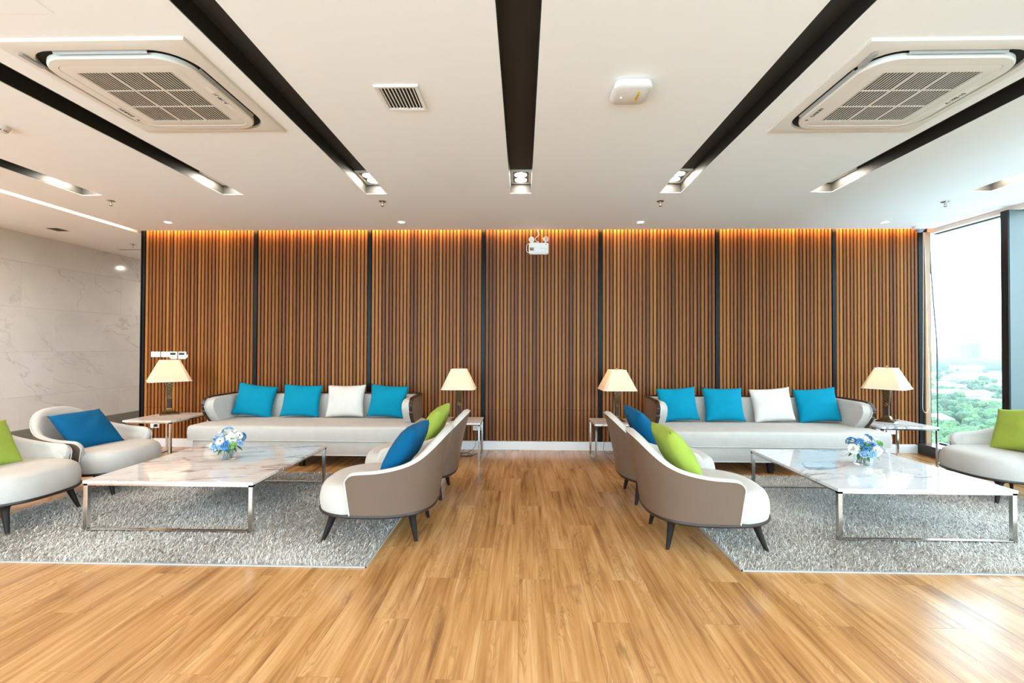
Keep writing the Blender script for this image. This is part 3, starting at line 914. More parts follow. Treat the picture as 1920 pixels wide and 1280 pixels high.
def make_lamp(label, loc, rz):
    t = thing('table_lamp', label, 'lamp', loc, rz, 'lit table lamps with tapered shades')
    base = MB(); base.loft([sqr(w, z, .08) for w, z in ((.082, 0), (.082, .012), (.074, .016), (.05, .028), (.036, .045), (.030, .060))])
    obj('base', base, M['bronze'], t, ang=30)
    obj('base_plate', MB().loft([sqr(w, z, .08) for w, z in ((.084, .0), (.084, .008))]), M['bronze'], t)
    neck = MB(); neck.loft([sqr(w, z, .15) for w, z in ((.021, .055), (.021, .07), (.020, .13), (.0225, .17))])
    obj('neck', neck, M['brownl'], t, ang=30)
    obj('collar', MB().loft([sqr(w, z, .15) for w, z in ((.026, .058), (.026, .066))]), M['gold'], t)
    # pierced column: dark core with gilt lattice
    core = MB(); core.loft([sqr(w, z, .12) for w, z in ((.020, .165), (.0365, .365))]); obj('column', core, M['bronze'], t, ang=30)
    lat = MB(); rs = random.Random(3)
    for f in range(4):
        ca, sa = math.cos(f * PI / 2), math.sin(f * PI / 2)
        for j in range(11):
            for sgn in (-1, 1):
                z0 = .170 + j * .017; z1 = z0 + .020
                w0, w1 = (.020 + (z0 - .165) * .0825), (.020 + (z1 - .165) * .0825)
                x0, x1 = sgn * w0 * .75 * (1 if j % 2 else -.2), sgn * w1 * .75 * (-.2 if j % 2 else 1)
                p = [Vector((w0 + .0015, x0, z0)), Vector((w1 + .0015, x1, z1))]
                p = [Vector((v.x * ca - v.y * sa, v.x * sa + v.y * ca, v.z)) for v in p]
                lat.tube(p, .0017, 4)
        for s in (-1, 1):
            p = [Vector((.020, s * .019, .165)), Vector((.0365, s * .035, .365))]
            p = [Vector((v.x * ca - v.y * sa, v.x * sa + v.y * ca, v.z)) for v in p]
            lat.tube(p, .0018, 4)
    obj('lattice', lat, M['gold'], t)['label'] = 'gilt pierced lattice on the column'
    obj('socket', MB().cyl((0, 0, .365), (0, 0, .42), .014, n=10), M['gold'], t)
    sh = MB(); n0, n1 = sqr(.192, .365, .17), sqr(.090, .590, .17)
    n0i, n1i = sqr(.189, .366, .17), sqr(.087, .590, .17)
    sh.loft([n0, n1], caps=False)
    obj('lamp_shade', sh, M['shade'], t, smooth=False, recalc=False)
    tr = MB()
    for w, z in ((.192, .366), (.090, .589)):
        p = sqr(w + .0005, z, .17); tr.tube(p + [p[0]], .0035, 5)
    obj('shade_trim', tr, mat('shade_trim_cream', (.80, .74, .64), .8) if 'shade_trim_cream' not in bpy.data.materials else bpy.data.materials['shade_trim_cream'], t)
    bl = bmesh.new(); bmesh.ops.create_icosphere(bl, subdivisions=1, radius=.028, matrix=Matrix.Translation((0, 0, .455)))
    me = bpy.data.meshes.new('bulb'); bl.to_mesh(me); bl.free(); me.materials.append(M['bulb']); obj('bulb', me, None, t)
    hp = MB(); hp.tube([(0, .02, .42), (0, .055, .47), (0, .055, .55), (0, 0, .595)], .002, 5); hp.tube([(0, -.02, .42), (0, -.055, .47), (0, -.055, .55), (0, 0, .595)], .002, 5)
    for a in range(4):
        hp.tube([(0, 0, .585), (.088 * math.cos(a * PI / 2), .088 * math.sin(a * PI / 2), .585)], .0018, 4)
    obj('harp', hp, M['gold'], t)
    obj('finial', MB().lathe([(.003, .585), (.004, .597), (.009, .603), (.009, .611), (.003, .618), (.001, .620)], 12), M['gold'], t)
    return t


LP = make_lamp('lit table lamp seen corner-on below the wall switches', (-4.175, 5.29, .4701), R(42))
LP.scale = (1.08, 1.08, 1.08)
LPS = [LP]
LPS.append(dup(LP, (-.74, 5.30, .4271), R(3), 'lit table lamp behind lime-cushion armchair, marble side of aisle', 'lit table lamps with tapered shades'))
LPS.append(dup(LP, (1.088, 5.28, .4271), R(2), 'lit table lamp behind blue-cushion armchair, window side of aisle', 'lit table lamps with tapered shades'))
LPS.append(dup(LP, (4.03, 5.14, .4701), R(38), 'lit table lamp standing between sofa arm and window', 'lit table lamps with tapered shades'))
for q_ in LPS[1:]: q_.scale = (1, 1, 1)


# ------------------------------------------------------------------ rugs
def make_rug(label, x0, x1, y0, y1, seed):
    t = thing('rug', label, 'rug', ((x0 + x1) / 2, (y0 + y1) / 2, 0), 0)
    hx, hy = (x1 - x0) / 2, (y1 - y0) / 2
    obj('backing', MB().box(-hx + .004, hx - .004, -hy + .004, hy - .004, .0005, .008), M['rug'], t, smooth=False)
    obj('edge_binding', MB().box(-hx, hx, -hy, -hy + .006, .0005, .009).box(-hx, hx, hy - .006, hy, .0005, .009).box(-hx, -hx + .006, -hy, hy, .0005, .009).box(hx - .006, hx, -hy, hy, .0005, .009), M['rugedge'], t, smooth=False)
    g = np.random.default_rng(seed)
    n = 130000
    px = g.uniform(-hx + .006, hx - .006, n); py = g.uniform(-hy + .008, hy - .008, n)
    # lean field: broad brushed sweeps
    def fld(a, b, k): return np.sin(px * a + py * b + k) + .6 * np.sin(px * a * 2.3 - py * b * 1.7 + k * 2.1) + .4 * np.sin(px * 5.1 + py * 6.7 + k * 3)
    ang = .8 * fld(1.7, 2.3, seed) + g.normal(0, 1.1, n)
    ln = g.uniform(.014, .034, n)
    dx, dy = np.cos(ang), np.sin(ang)
    hgt = g.uniform(.007, .024, n)
    w = g.uniform(.0024, .0046, n)
    ax, ay = -dy, dx
    tw = g.uniform(-.8, .8, n)
    ax2, ay2 = ax * np.cos(tw) - ay * np.sin(tw), ax * np.sin(tw) + ay * np.cos(tw)
    z0 = np.full(n, .007)
    V = np.zeros((n, 5, 3))
    V[:, 0] = np.stack([px - ax * w / 2, py - ay * w / 2, z0], 1); V[:, 1] = np.stack([px + ax * w / 2, py + ay * w / 2, z0], 1)
    mx, my = px + dx * ln * .35, py + dy * ln * .35; mz = z0 + hgt * .75
    V[:, 3] = np.stack([mx - ax * w * .55, my - ay * w * .55, mz], 1); V[:, 2] = np.stack([mx + ax * w * .55, my + ay * w * .55, mz], 1)
    V[:, 4] = np.stack([px + dx * ln + ax2 * w * .3, py + dy * ln + ay2 * w * .3, z0 + hgt], 1)
    V[:, :, 0] = np.clip(V[:, :, 0], -hx + .002, hx - .002); V[:, :, 1] = np.clip(V[:, :, 1], -hy + .002, hy - .002)
    me = bpy.data.meshes.new('pile')
    me.vertices.add(n * 5); me.vertices.foreach_set('co', V.reshape(-1))
    base = np.arange(n) * 5
    quad = np.stack([base, base + 1, base + 2, base + 3], 1); tri = np.stack([base + 3, base + 2, base + 4], 1)
    loops = np.concatenate([quad, tri], 1).reshape(-1)
    starts = np.stack([np.arange(n) * 7, np.arange(n) * 7 + 4], 1).reshape(-1); tot = np.tile([4, 3], n)
    me.loops.add(n * 7); me.loops.foreach_set('vertex_index', loops.astype(np.int32))
    me.polygons.add(n * 2); me.polygons.foreach_set('loop_start', starts.astype(np.int32)); me.polygons.foreach_set('loop_total', tot.astype(np.int32))
    me.update(calc_edges=True); me.materials.append(M['pile'])
    p = obj('pile', me, None, t); p['kind'] = 'stuff'
    return t


make_rug('grey-beige shaggy rug under the warm-lit brown-veined coffee table', -3.82, -.90, 2.62, 4.53, 3)
make_rug('grey shaggy rug under the grey-veined coffee table near window', 1.255, 4.16, 2.645, 4.56, 8)


# ------------------------------------------------------------------ bouquets
def frame(n):
    n = Vector(n).normalized(); a = n.orthogonal().normalized(); return a, n.cross(a), n


def petal(mb, c, a, b, n, ang, r0, ln, wd, lift, curl):
    d = a * math.cos(ang) + b * math.sin(ang); s = -a * math.sin(ang) + b * math.cos(ang)
    rows = []
    for j, (u, w) in enumerate(((0, .35), (.35, .85), (.7, 1.), (1., .55))):
        p = c + d * (r0 + ln * u) + n * (lift * u - curl * u * u)
        rows.append([p - s * wd / 2 * w + n * .004 * w, p - n * .002, p + s * wd / 2 * w + n * .004 * w])
    vs = [v for r in rows for v in r]; fs = []
    for j in range(3):
        for i in range(2): fs.append((j * 3 + i, j * 3 + i + 1, j * 3 + i + 4, j * 3 + i + 3))
    mb.add(vs, fs)


def rose(c, nrm, r, rs):
    a, b, n = frame(nrm); mb = MB(); c = Vector(c)
    for lay, (k, r0, ln, lift, curl) in enumerate(((3, .0, .30, .85, .1), (4, .08, .42, .80, .25), (5, .15, .55, .70, .40), (6, .20, .72, .45, .50), (7, .25, .80, .15, .55))):
        for i in range(k):
            petal(mb, c - n * r * .25, a, b, n, 2 * PI * (i + lay * .5 + rs.random() * .2) / k, r * r0, r * ln, r * (.55 + .13 * lay), r * lift, r * curl)
    return mb


def daisy(c, nrm, r, rs):
    a, b, n = frame(nrm); mb = MB()
    for i in range(14): petal(mb, Vector(c), a, b, n, 2 * PI * i / 14, r * .15, r * .85, r * .30, r * .15, r * .15)
    return mb


def cluster(c, nrm, r, rs):
    mb = MB(); c = Vector(c); N0 = Vector(nrm).normalized()
    for i in range(16):
        d = (N0 * .7 + Vector((rs.uniform(-1, 1), rs.uniform(-1, 1), rs.uniform(-1, 1)))).normalized()
        a, b, n = frame(d); p = c + d * r * .8
        for k in range(4): petal(mb, p, a, b, n, 2 * PI * k / 4 + i, 0, r * .36, r * .34, r * .08, r * .05)
    return mb


def leafm(c, d, nrm, ln, wd):
    d = Vector(d).normalized(); n = Vector(nrm).normalized(); s = d.cross(n).normalized(); n = s.cross(d); mb = MB(); c = Vector(c); rows = []
    for u, w in ((0, .12), (.25, .8), (.5, 1.), (.75, .72), (1., .03)):
        p = c + d * ln * u - n * (.25 * ln * u * u)
        rows.append([p - s * wd / 2 * w + n * wd * .12 * w, p, p + s * wd / 2 * w + n * wd * .12 * w])
    vs = [v for r in rows for v in r]; fs = []
    for j in range(4):
        for i in range(2): fs.append((j * 3 + i, j * 3 + i + 1, j * 3 + i + 4, j * 3 + i + 3))
    return mb.add(vs, fs)


def bouquet(label, loc, seed, r_v, h_v, layout):
    rs = random.Random(seed)
    t = thing('flower_vase', label, 'flowers', loc)
    v = MB(); v.lathe([(r_v * .96, 0), (r_v, .004), (r_v, h_v), (r_v - .003, h_v), (r_v - .004, .010), (.001, .008)], 28)
    vo = obj('vase', v, M['vase'], t, ang=50); vo['label'] = 'short clear glass vase'
    st = MB()
    for k in range(14):
        a = rs.uniform(0, 2 * PI); q = rs.uniform(.2, .8) * r_v
        st.tube([(q * math.cos(a), q * math.sin(a), .011), (q * .7 * math.cos(a + .5), q * .7 * math.sin(a + .5), h_v + .02), (q * math.cos(a), q * math.sin(a), h_v + .05)], .0022, 5)
    obj('stems', st, M['stem'], t)
    cz = h_v + .055
    for kind, mt, (x, y, z), r in layout:
        c = Vector((x, y, cz + z)); n = Vector((x, y, z + .02)) + Vector((0, -.01, 0))
        if kind == 'rose':
            obj('rose', rose(c, n, r, rs), M[mt], t, recalc=False, ang=80)
        elif kind == 'daisy':
            o = obj('daisy', daisy(c, n, r, rs), M[mt], t, recalc=False, ang=80)
            a, b, nn = frame(n); obj('daisy_centre', MB().cyl(c, c + nn * .005, r * .2, r * .14, n=8), M['pistil'], o)
        else:
            obj('hydrangea', cluster(c, n, r, rs), M[mt], t, recalc=False, ang=80)
    for k in range(18):
        a = 2 * PI * k / 18 + rs.uniform(-.15, .15); low = k % 2
        d = Vector((math.cos(a), math.sin(a), (-.5 if low else .35) + rs.uniform(-.2, .2)))
        c = Vector((math.cos(a) * .055, math.sin(a) * .055, cz - .03 if low else cz + .045))
        obj('leaf', leafm(c, d, (0, 0, 1), rs.uniform(.055, .085), rs.uniform(.022, .034)), M['leaf' if low or k % 4 else 'leaf2'], t, recalc=False, ang=80)
    return t


bouquet('bouquet of blue and white flowers with dark-eyed daisy, on warm-lit brown-veined coffee table', (-2.40, 3.67, .3602), 5, .056, .075, [
    ('rose', 'rose_b', (.030, -.095, .002), .045), ('rose', 'rose_p', (-.042, -.080, .045), .042), ('rose', 'rose_w', (.062, -.045, .050), .052),
    ('daisy', 'rose_w', (.004, -.108, .036), .034), ('daisy', 'rose_w', (.105, -.02, .065), .032), ('rose', 'rose_w', (-.100, -.045, -.015), .046),
    ('hyd', 'hyd', (-.045, -.085, -.025), .036), ('hyd', 'hyd', (.0, .0, .085), .050), ('rose', 'rose_b', (-.085, -.02, .045), .030),
    ('hyd', 'leaf2', (.085, -.075, -.005), .032), ('hyd', 'hyd', (.100, -.02, .0), .034), ('rose', 'rose_w', (-.055, -.01, .080), .036), ('rose', 'rose_w', (.04, .02, .085), .040),
    ('hyd', 'rose_b', (.05, .08, .03), .045), ('rose', 'rose_w', (-.06, .08, .03), .045), ('hyd', 'hyd', (.0, -.06, .0), .06)])
bouquet('bouquet with large white rose and dark leaves, on grey-veined coffee table', (2.705, 3.69, .3602), 9, .060, .070, [
    ('rose', 'rose_w', (.062, -.075, .000), .052), ('rose', 'rose_p', (.018, -.085, .048), .038), ('hyd', 'rose_b', (-.065, -.055, .055), .036),
    ('daisy', 'rose_w', (.020, -.105, .010), .026), ('rose', 'rose_b', (-.045, -.100, .020), .024), ('hyd', 'hyd', (-.055, -.085, -.020), .038),
    ('hyd', 'hyd', (.0, -.095, -.020), .040), ('rose', 'rose_w', (-.105, -.03, .010), .044), ('rose', 'rose_w', (-.01, -.03, .080), .045),
    ('hyd', 'rose_b', (.035, .0, .080), .034), ('rose', 'rose_w', (.085, -.01, .065), .040), ('hyd', 'hyd', (.110, .0, .0), .038),
    ('hyd', 'rose_b', (-.03, .08, .03), .045), ('rose', 'rose_w', (.06, .07, .03), .045), ('hyd', 'leaf', (-.02, -.06, .01), .055), ('hyd', 'leaf2', (.095, -.035, .04), .03)])


# ------------------------------------------------------------------ ceiling fittings
def spot_fixture(label, x, y):
    t = thing('recessed_spotlight', label, 'ceiling light', (x, y, H + .097), 0, 'twin spotlights in the ceiling slots')
    a, b = .094, .160; w = .021; z0, z1 = -.014, 0
    fr = MB().box(-a, -a + w, -b, b, z0, z1).box(a - w, a, -b, b, z0, z1).box(-a + w, a - w, -b, -b + w, z0, z1).box(-a + w, a - w, b - w, b, z0, z1)
    obj('frame', fr, M['acwhite'], t, bevel=.001, seg=1)
    obj('inner_plate', MB().box(-a + w, a - w, -b + w, b - w, -.004, 0), mat('spot_plate', (.25, .24, .22), .4) if 'spot_plate' not in bpy.data.materials else bpy.data.materials['spot_plate'], t, smooth=False)
    for s in (-1, 1):
        l = obj('lamp_ring', MB().lathe([(.062, -.004), (.062, -.011), (.056, -.011), (.056, -.005), (.0, -.005)], 24, (0, s * .064, 0)), M['chrome'], t)
        obj('lamp_disc', MB().lathe([(.053, -.0062), (.050, -.009), (.03, -.0105), (.0005, -.011)], 20, (0, s * .064, 0), caps=True), M['spot'], l)
    return t


names = ['nearest the marble wall', 'second slot from the marble wall', 'beside the air grille', 'in the middle slot over the aisle', 'beside the round-cornered white sensor', 'second slot from the window', 'nearest the window']
SP = spot_fixture('twin spotlight at far end of the ceiling slot ' + names[0], SLOTS[0], 4.115)
for k in range(1, 7):
    lb = {1: 'twin spotlight at far end of second ceiling slot from marble wall', 2: 'twin spotlight at far end of slot between air grille and near air conditioner', 3: 'twin spotlight at far end of the middle ceiling slot over the aisle',
          4: 'twin spotlight at far end of slot between square sensor and window side air conditioner', 5: 'twin spotlight at far end of second ceiling slot from window', 6: 'twin spotlight at far end of ceiling slot nearest the window'}[k]
    dup(SP, (SLOTS[k], 4.115, H + .097), 0, lb, 'twin spotlights in the ceiling slots')
for k in range(7):
    for yy in (1.1, -1.1):  # unseen fixtures added along the slots to light the room
        dup(SP, (SLOTS[k], yy, H + .097), 0, 'unseen twin spotlight added in ceiling slot to light the room', 'unseen twin spotlights added to light the room')


def downlight(label, x, y, grp='row of small round downlights before the slat wall'):
    t = thing('downlight', label, 'ceiling light', (x, y, H), 0, grp)
    obj('trim_ring', MB().lathe([(.045, 0), (.045, -.004), (.040, -.007), (.034, -.004), (.034, -.001), (.0, -.001)], 28), M['white'], t)
    obj('lamp_disc', MB().lathe([(.032, -.002), (.024, -.004), (.0005, -.005)], 20), M['small'], t)
    return t


DL = downlight('small round downlight above the corner lamp below the switches', -4.165, 5.23)
for x, lb in ((-1.415, 'small round downlight above the marble side sofa arm by the aisle'), (1.36, 'small round downlight above the window side sofa arm by the aisle'), (4.16, 'small round downlight closest to the window')):
    dup(DL, (x, 5.27 + x * .011, H), 0, lb, 'row of small round downlights before the slat wall')
SD = downlight('small round downlight in side ceiling by marble wall', -5.75, -1.4, 'downlights in the side ceiling')
for ch in SD.children:
    if ch.name.startswith('lamp_disc'): ch.data = ch.data.copy(); ch.data.materials[0] = M['wash']
for k in range(1, 10):
    y = -1.4 + .6 * k
    dup(SD, (-5.75, y, H), 0, 'small round downlight in side ceiling by marble wall', 'downlights in the side ceiling')
for y in (8.3,): dup(SD, (-5.4, y, H), 0, 'small round downlight in side ceiling beside the cove', 'downlights in the side ceiling')


def sprinkler(label, x, y):
    t = thing('sprinkler', label, 'sprinkler', (x, y, H), 0, 'fire sprinklers on the ceiling')
    obj('escutcheon', MB().lathe([(.036, 0), (.036, -.004), (.024, -.010), (.0, -.010)], 20), M['chrome'], t)
    obj('body', MB().lathe([(.009, -.008), (.009, -.024), (.006, -.028), (.004, -.045), (.0, -.045)], 12), M['chrome'], t)
    fr = MB(); fr.tube([(.009, 0, -.02), (.013, 0, -.035), (.004, 0, -.050)], .002, 5).tube([(-.009, 0, -.02), (-.013, 0, -.035), (-.004, 0, -.050)], .002, 5)
    obj('frame', fr, M['chrome'], t)
    obj('deflector', MB().lathe([(.015, -.050), (.015, -.0515), (.0, -.0515)], 14), M['bronze'], t)
    return t


SK = sprinkler('fire sprinkler past the slot nearest the marble wall, over main ceiling', -4.13, 4.45)
for x, y, lb in ((-1.405, 4.50, 'fire sprinkler beyond the slot beside the air grille'), (1.36, 4.53, 'fire sprinkler beyond the slot beside the square sensor'),
                 (4.17, 4.58, 'fire sprinkler beyond the slot nearest the window'), (-5.59, 6.38, 'fire sprinkler on side ceiling above the marble wall end')):
    dup(SK, (x, y, H), 0, lb, 'fire sprinklers on the ceiling')


def rrect(hx, hy, r, z, n=8):
    out = []
    for cx, cyy, a0 in ((hx - r, hy - r, 0), (-hx + r, hy - r, 90), (-hx + r, -hy + r, 180), (hx - r, -hy + r, 270)):
        for k in range(n + 1):
            a = R(a0 + 90 * k / n); out.append((cx + r * math.cos(a), cyy + r * math.sin(a), z))
    return out


# text on the ceiling: reading direction -Y, up direction -X, seen from below
TROT = Matrix(((0, -1, 0), (-1, 0, 0), (0, 0, -1)))


def cassette(label, x, y, sticker):
    t = thing('air_conditioner', label, 'air conditioner', (x, y, H), 0)
    hx, hy = .475, .465
    # outer panel as a frame around a rounded opening
    n = 8
    inner = rrect(.412, .402, .17, 0, n)
    outer = []
    for p in inner:
        a = Vector((p[0], p[1]));
        s = min(hx / max(abs(a.x), 1e-6), hy / max(abs(a.y), 1e-6)); q = a * s
        outer.append((q.x, q.y, 0))
    mb = MB(); m = len(inner)
    # snap outer corners
    for k in range(4):
        c = k * (n + 1) + n // 2
        sx, sy = (1 if inner[c][0] > 0 else -1), (1 if inner[c][1] > 0 else -1); outer[c] = (sx * hx, sy * hy, 0)
    rings = [[(px, py, 0) for px, py, _ in outer], [(px, py, -.005) for px, py, _ in outer], [(px * .985, py * .985, -.012) for px, py, _ in outer],
             [(px * 1.02, py * 1.02, -.022) for px, py, _ in inner], [(px, py, -.020) for px, py, _ in inner], [(px, py, 0) for px, py, _ in inner]]
    mb.loft(rings, caps=False)
    obj('outer_panel', mb, M['acwhite'], t, ang=30)
    obj('duct_shade', MB().loft([rrect(.41, .40, .17, z) for z in (-.004, -.001)]), M['dark'], t)  # black sheet in place of the shade behind the opening
    obj('intake_shade', MB().box(-.24, .24, -.24, .24, -.0305, -.030), M['dark'], t, smooth=False)  # black sheet in place of the shade behind the grille slats
    # inner panel ring
    ip = MB()
    g = .250; gin = [(px * g / .375, py * g / .375, 0) for px, py, _ in rrect(.375, .375, .001, 0)]
    o2 = rrect(.378, .368, .15, 0)
    gi = rrect(g, g, .004, 0)
    rings = [[(a, b, -.010) for a, b, _ in o2], [(a, b, -.030) for a, b, _ in o2], [(a * .985, b * .985, -.036) for a, b, _ in o2],
             [(a, b, -.038) for a, b, _ in rrect(.315, .312, .05, 0)], [(a, b, -.036) for a, b, _ in rrect(.312, .309, .05, 0)], [(a, b, -.037) for a, b, _ in rrect(.308, .305, .05, 0)],
             [(a, b, -.037) for a, b, _ in gi], [(a, b, -.031) for a, b, _ in gi]]
    ip.loft(rings, caps=False); obj('inner_panel', ip, M['acwhite'], t, ang=25)
    # grille
    gr = obj('grille', MB().box(-g, g, -.0045 - g / 3, .0045 - g / 3, -.037, -.034).box(-g, g, g / 3 - .0045, g / 3 + .0045, -.037, -.034)
             .box(-g / 3 - .004, -g / 3 + .004, -g, g, -.0375, -.034).box(g / 3 - .004, g / 3 + .004, -g, g, -.0375, -.034), M['acwhite'], t, smooth=False)
    bl = mesh('grille_slat', MB().box(-.0026, .0026, -g, g, -.0365, -.0345), M['acwhite'], smooth=False)
    for k in range(30):
        xk = -g + (k + .5) * 2 * g / 30
        o = bpy.data.objects.new('grille_slat', bl); COL.objects.link(o); o.parent = gr; o.location = (xk, 0, 0)
    # four louvres
    for k in range(4):
        a = k * PI / 2; w = .235
        rr_ = []
        for u in (-w, -w * .9, w * .9, w):
            d = .386
            rr_.append([(u, -d - .006, -.012), (u, -d + .003, -.026), (u, -d + .006, -.024), (u, -d - .003, -.010)])
        ob = obj('louvre', MB().loft(rr_), M['alu'] if False else mat('louvre_grey', (.40, .41, .42), .25) if 'louvre_grey' not in bpy.data.materials else bpy.data.materials['louvre_grey'], t)
        ob.rotation_euler = (0, 0, a)
    # control window on the near-left corner
    cw = obj('sensor_window', MB().loft([[(a * 1., b * 1., z) for a, b, _ in rrect(.013, .058, .012, 0)] for z in (-.006, 0)]), M['inkg'], t, loc=(-.395, -.335, -.0235))
    cw.rotation_euler = (0, 0, 0)
    # brand mark and writing
    tri = MB().add([(0, 0, 0), (.018, 0, 0), (.018, .018, 0), (0, .018, 0)], [])
    lx = -.337; ty = .235
    tm = MB(); tm.add([(lx - .012, ty + .012, -.0385), (lx - .012, ty - .010, -.0385), (lx + .008, ty - .001, -.0385)], [(0, 1, 2)])
    obj('emblem', tm, mat('emblem_navy', (.02, .03, .10), .5) if 'emblem_navy' not in bpy.data.materials else bpy.data.materials['emblem_navy'], t, recalc=False, smooth=False)
    text('lettering', 'DAIKIN', .030, M['ink'], t, (lx, ty - .090, -.0385), TROT.to_3x3())
    obj('sticker', MB().box(.326, .354, -.115, .115, -.0385, -.037), M['white'], t, smooth=False)
    text('lettering', sticker, .030, M['ink'], t, (.340, 0, -.0395), TROT.to_3x3())
    return t


cassette('square ceiling air conditioner nearest the marble wall', -2.07, 2.545, 'A-19F-11')
cassette('square ceiling air conditioner nearest the window', 2.10, 2.615, 'A-19B-10')

# air grille
t = thing('air_grille', 'small square white air grille between two ceiling slots', 'vent', (-.710, 2.62, H))
a, b, w = .126, .134, .026
fr = MB(); o_, i_ = [(-a, -b), (a, -b), (a, b), (-a, b)], [(-a + w, -b + w), (a - w, -b + w), (a - w, b - w), (-a + w, b - w)]
fr.loft([[(x, y, 0) for x, y in o_], [(x * .97, y * .97, -.012) for x, y in o_], [(x * 1.04, y * 1.04, -.010) for x, y in i_], [(x, y, -.004) for x, y in i_], [(x, y, 0) for x, y in i_]], caps=False)
obj('frame', fr, M['white'], t, ang=20)
obj('grille_shade', MB().box(-a + w, a - w, -b + w, b - w, -.0012, -.0004), M['dark'], t, smooth=False)  # black sheet for the shade behind the louvres
bl = mesh('louvre', MB().box(-.0025, .0025, -b + w, b - w, -.009, -.001), M['white'], smooth=False)
for k in range(10):
    o = bpy.data.objects.new('louvre', bl); COL.objects.link(o); o.parent = t; o.location = (-a + w + (k + .5) * 2 * (a - w) / 10, 0, 0)
obj('damper_knob', MB().cyl((.02, b - w - .012, -.010), (.02, b - w - .012, -.002), .004, n=10), M['ink'], t)

# wireless unit
t = thing('wireless_access_point', 'rounded square white ceiling unit with green light and yellow label', 'wireless unit', (.600, 2.545, H))
obj('body', MB().loft([rrect(.085, .085, .03, 0), rrect(.100, .100, .045, -.006), rrect(.106, .106, .05, -.020), rrect(.102, .102, .048, -.040), rrect(.092, .092, .045, -.045)]), M['white'], t, ang=40)
obj('face_plate', MB().loft([rrect(.092, .092, .042, -.045), rrect(.088, .088, .042, -.0475)]), mat('unit_face', (.70, .68, .67), .4), t, ang=40)
obj('status_light', MB().cyl((-.052, .012, -.0475), (-.052, .012, -.0490), .004, n=12), M['led'], t)
obj('label', MB().box(.030, .043, -.045, .058, -.0485, -.047), M['yellow'], t, smooth=False)
text('lettering', 'AP-19-04', .013, M['brown_lab'], t, (.0365, .006, -.0486), TROT.to_3x3())

# smoke detector at the frame's edge
t = thing('smoke_detector', 'round white smoke detector on ceiling near marble wall', 'smoke detector', (-3.47, 2.92, H))
obj('body', MB().lathe([(.052, 0), (.052, -.012), (.045, -.020), (.035, -.034), (.020, -.040), (.0, -.041)], 28), M['white'], t)
vs_ = MB()
for k in range(8):
    aa = k * PI / 4; vs_.add([(.0375 * math.cos(aa + d) * s, .0375 * math.sin(aa + d) * s, z) for d, s, z in ((-.25, 1.09, -.0255), (.25, 1.09, -.0255), (.25, 1.0, -.0335), (-.25, 1.0, -.0335))], [(0, 1, 2, 3)])
obj('sensor_slots', vs_, M['ink'], t, recalc=False)

# small dark vent + linear diffuser in side ceiling
t = thing('ceiling_vent', 'small flat black ceiling opening over the marble wall area', 'vent', (-5.83, 5.55, H))
obj('cover', MB().loft([rrect(.075, .075, .01, 0), rrect(.075, .075, .01, -.004)]), M['black'], t)
obj('rim', MB().loft([[(x * 1.0, y * 1.0, z) for x, y, z in rrect(.082, .082, .012, 0)], rrect(.082, .082, .012, -.002)]), M['ceil'], t)
t = thing('linear_diffuser', 'long narrow slot diffuser on side ceiling behind slat wall', 'vent', (-5.60, 6.72, H))
obj('frame', MB().box(-.5, .5, -.05, -.02, -.005, 0).box(-.5, .5, .02, .05, -.005, 0), M['white'], t, smooth=False)
obj('slot', MB().box(-.5, .5, -.02, .02, -.003, -.001), M['dark'], t, smooth=False)  # black strip for the shade inside the diffuser gap

# dome camera
t = thing('security_camera', 'white dome security camera at ceiling corner beside the window', 'camera', (4.71, 5.50, H))
obj('housing', MB().lathe([(.062, 0), (.064, -.008), (.062, -.030), (.052, -.038), (.045, -.040), (.0, -.040)], 28), M['white'], t)
obj('dome', MB().lathe([(.040, -.040), (.038, -.055), (.030, -.068), (.016, -.076), (.0005, -.078)], 24), mat('smoked_dome', (.25, .27, .30), .08), t)

# ------------------------------------------------------------------ wall fittings on the slat wall
YW = WALLF - .0005
G1 = 'white switches and controllers on the slat wall'


def plate(name, label, cat, px0, px1, z0, z1):
    return thing(name, label, cat, ((px0 + px1) / 2, YW, (z0 + z1) / 2), 0)


def wx(px): return (px - 980) / FPX * (YW) + .0


def sw(label, x0, x1):
    t = plate('light_switch', label, 'switch', x0, x1, 1.134, 1.204); hw = (x1 - x0) / 2
    obj('plate', MB().box(-hw, hw, -.009, 0, -.035, .035), M['white'], t, bevel=.003)
    for s in (-1, 1):
        obj('rocker', MB().box(s * .024 - .020, s * .024 + .020, -.012, -.008, -.024, .024), M['white'], t, bevel=.0015)
    return t


sw('double white wall switch farthest from the thermostats', -4.727, -4.609)
sw('double white wall switch next to the thermostats', -4.598, -4.484)


def thermo(label, x0, x1):
    t = plate('thermostat', label, 'thermostat', x0, x1, 1.110, 1.205); hw = (x1 - x0) / 2
    obj('body', MB().box(-hw, hw, -.018, 0, -.0475, .0475), M['white'], t, bevel=.004)
    obj('screen', MB().box(-hw + .012, hw - .016, -.0190, -.017, .004, .033), M['lcd'], t, smooth=False)
    obj('button', MB().box(-.008, .006, -.0200, -.017, -.028, -.010), M['orange'], t, bevel=.001)
    obj('cover_line', MB().box(-hw + .010, hw - .010, -.0186, -.017, -.0035, -.0020), M['inkg'], t, smooth=False)
    return t


thermo('white thermostat between the wall switch and the other thermostat', -4.481, -4.384)
thermo('white thermostat at aisle end of the wall controls', -4.369, -4.270)
o = obj('wall_sensor', MB().box(-4.267, -4.251, YW - .012, YW, 1.128, 1.168), M['white'], bevel=.003); tag(o, 'tiny white clip sensor beside the thermostats', 'sensor')


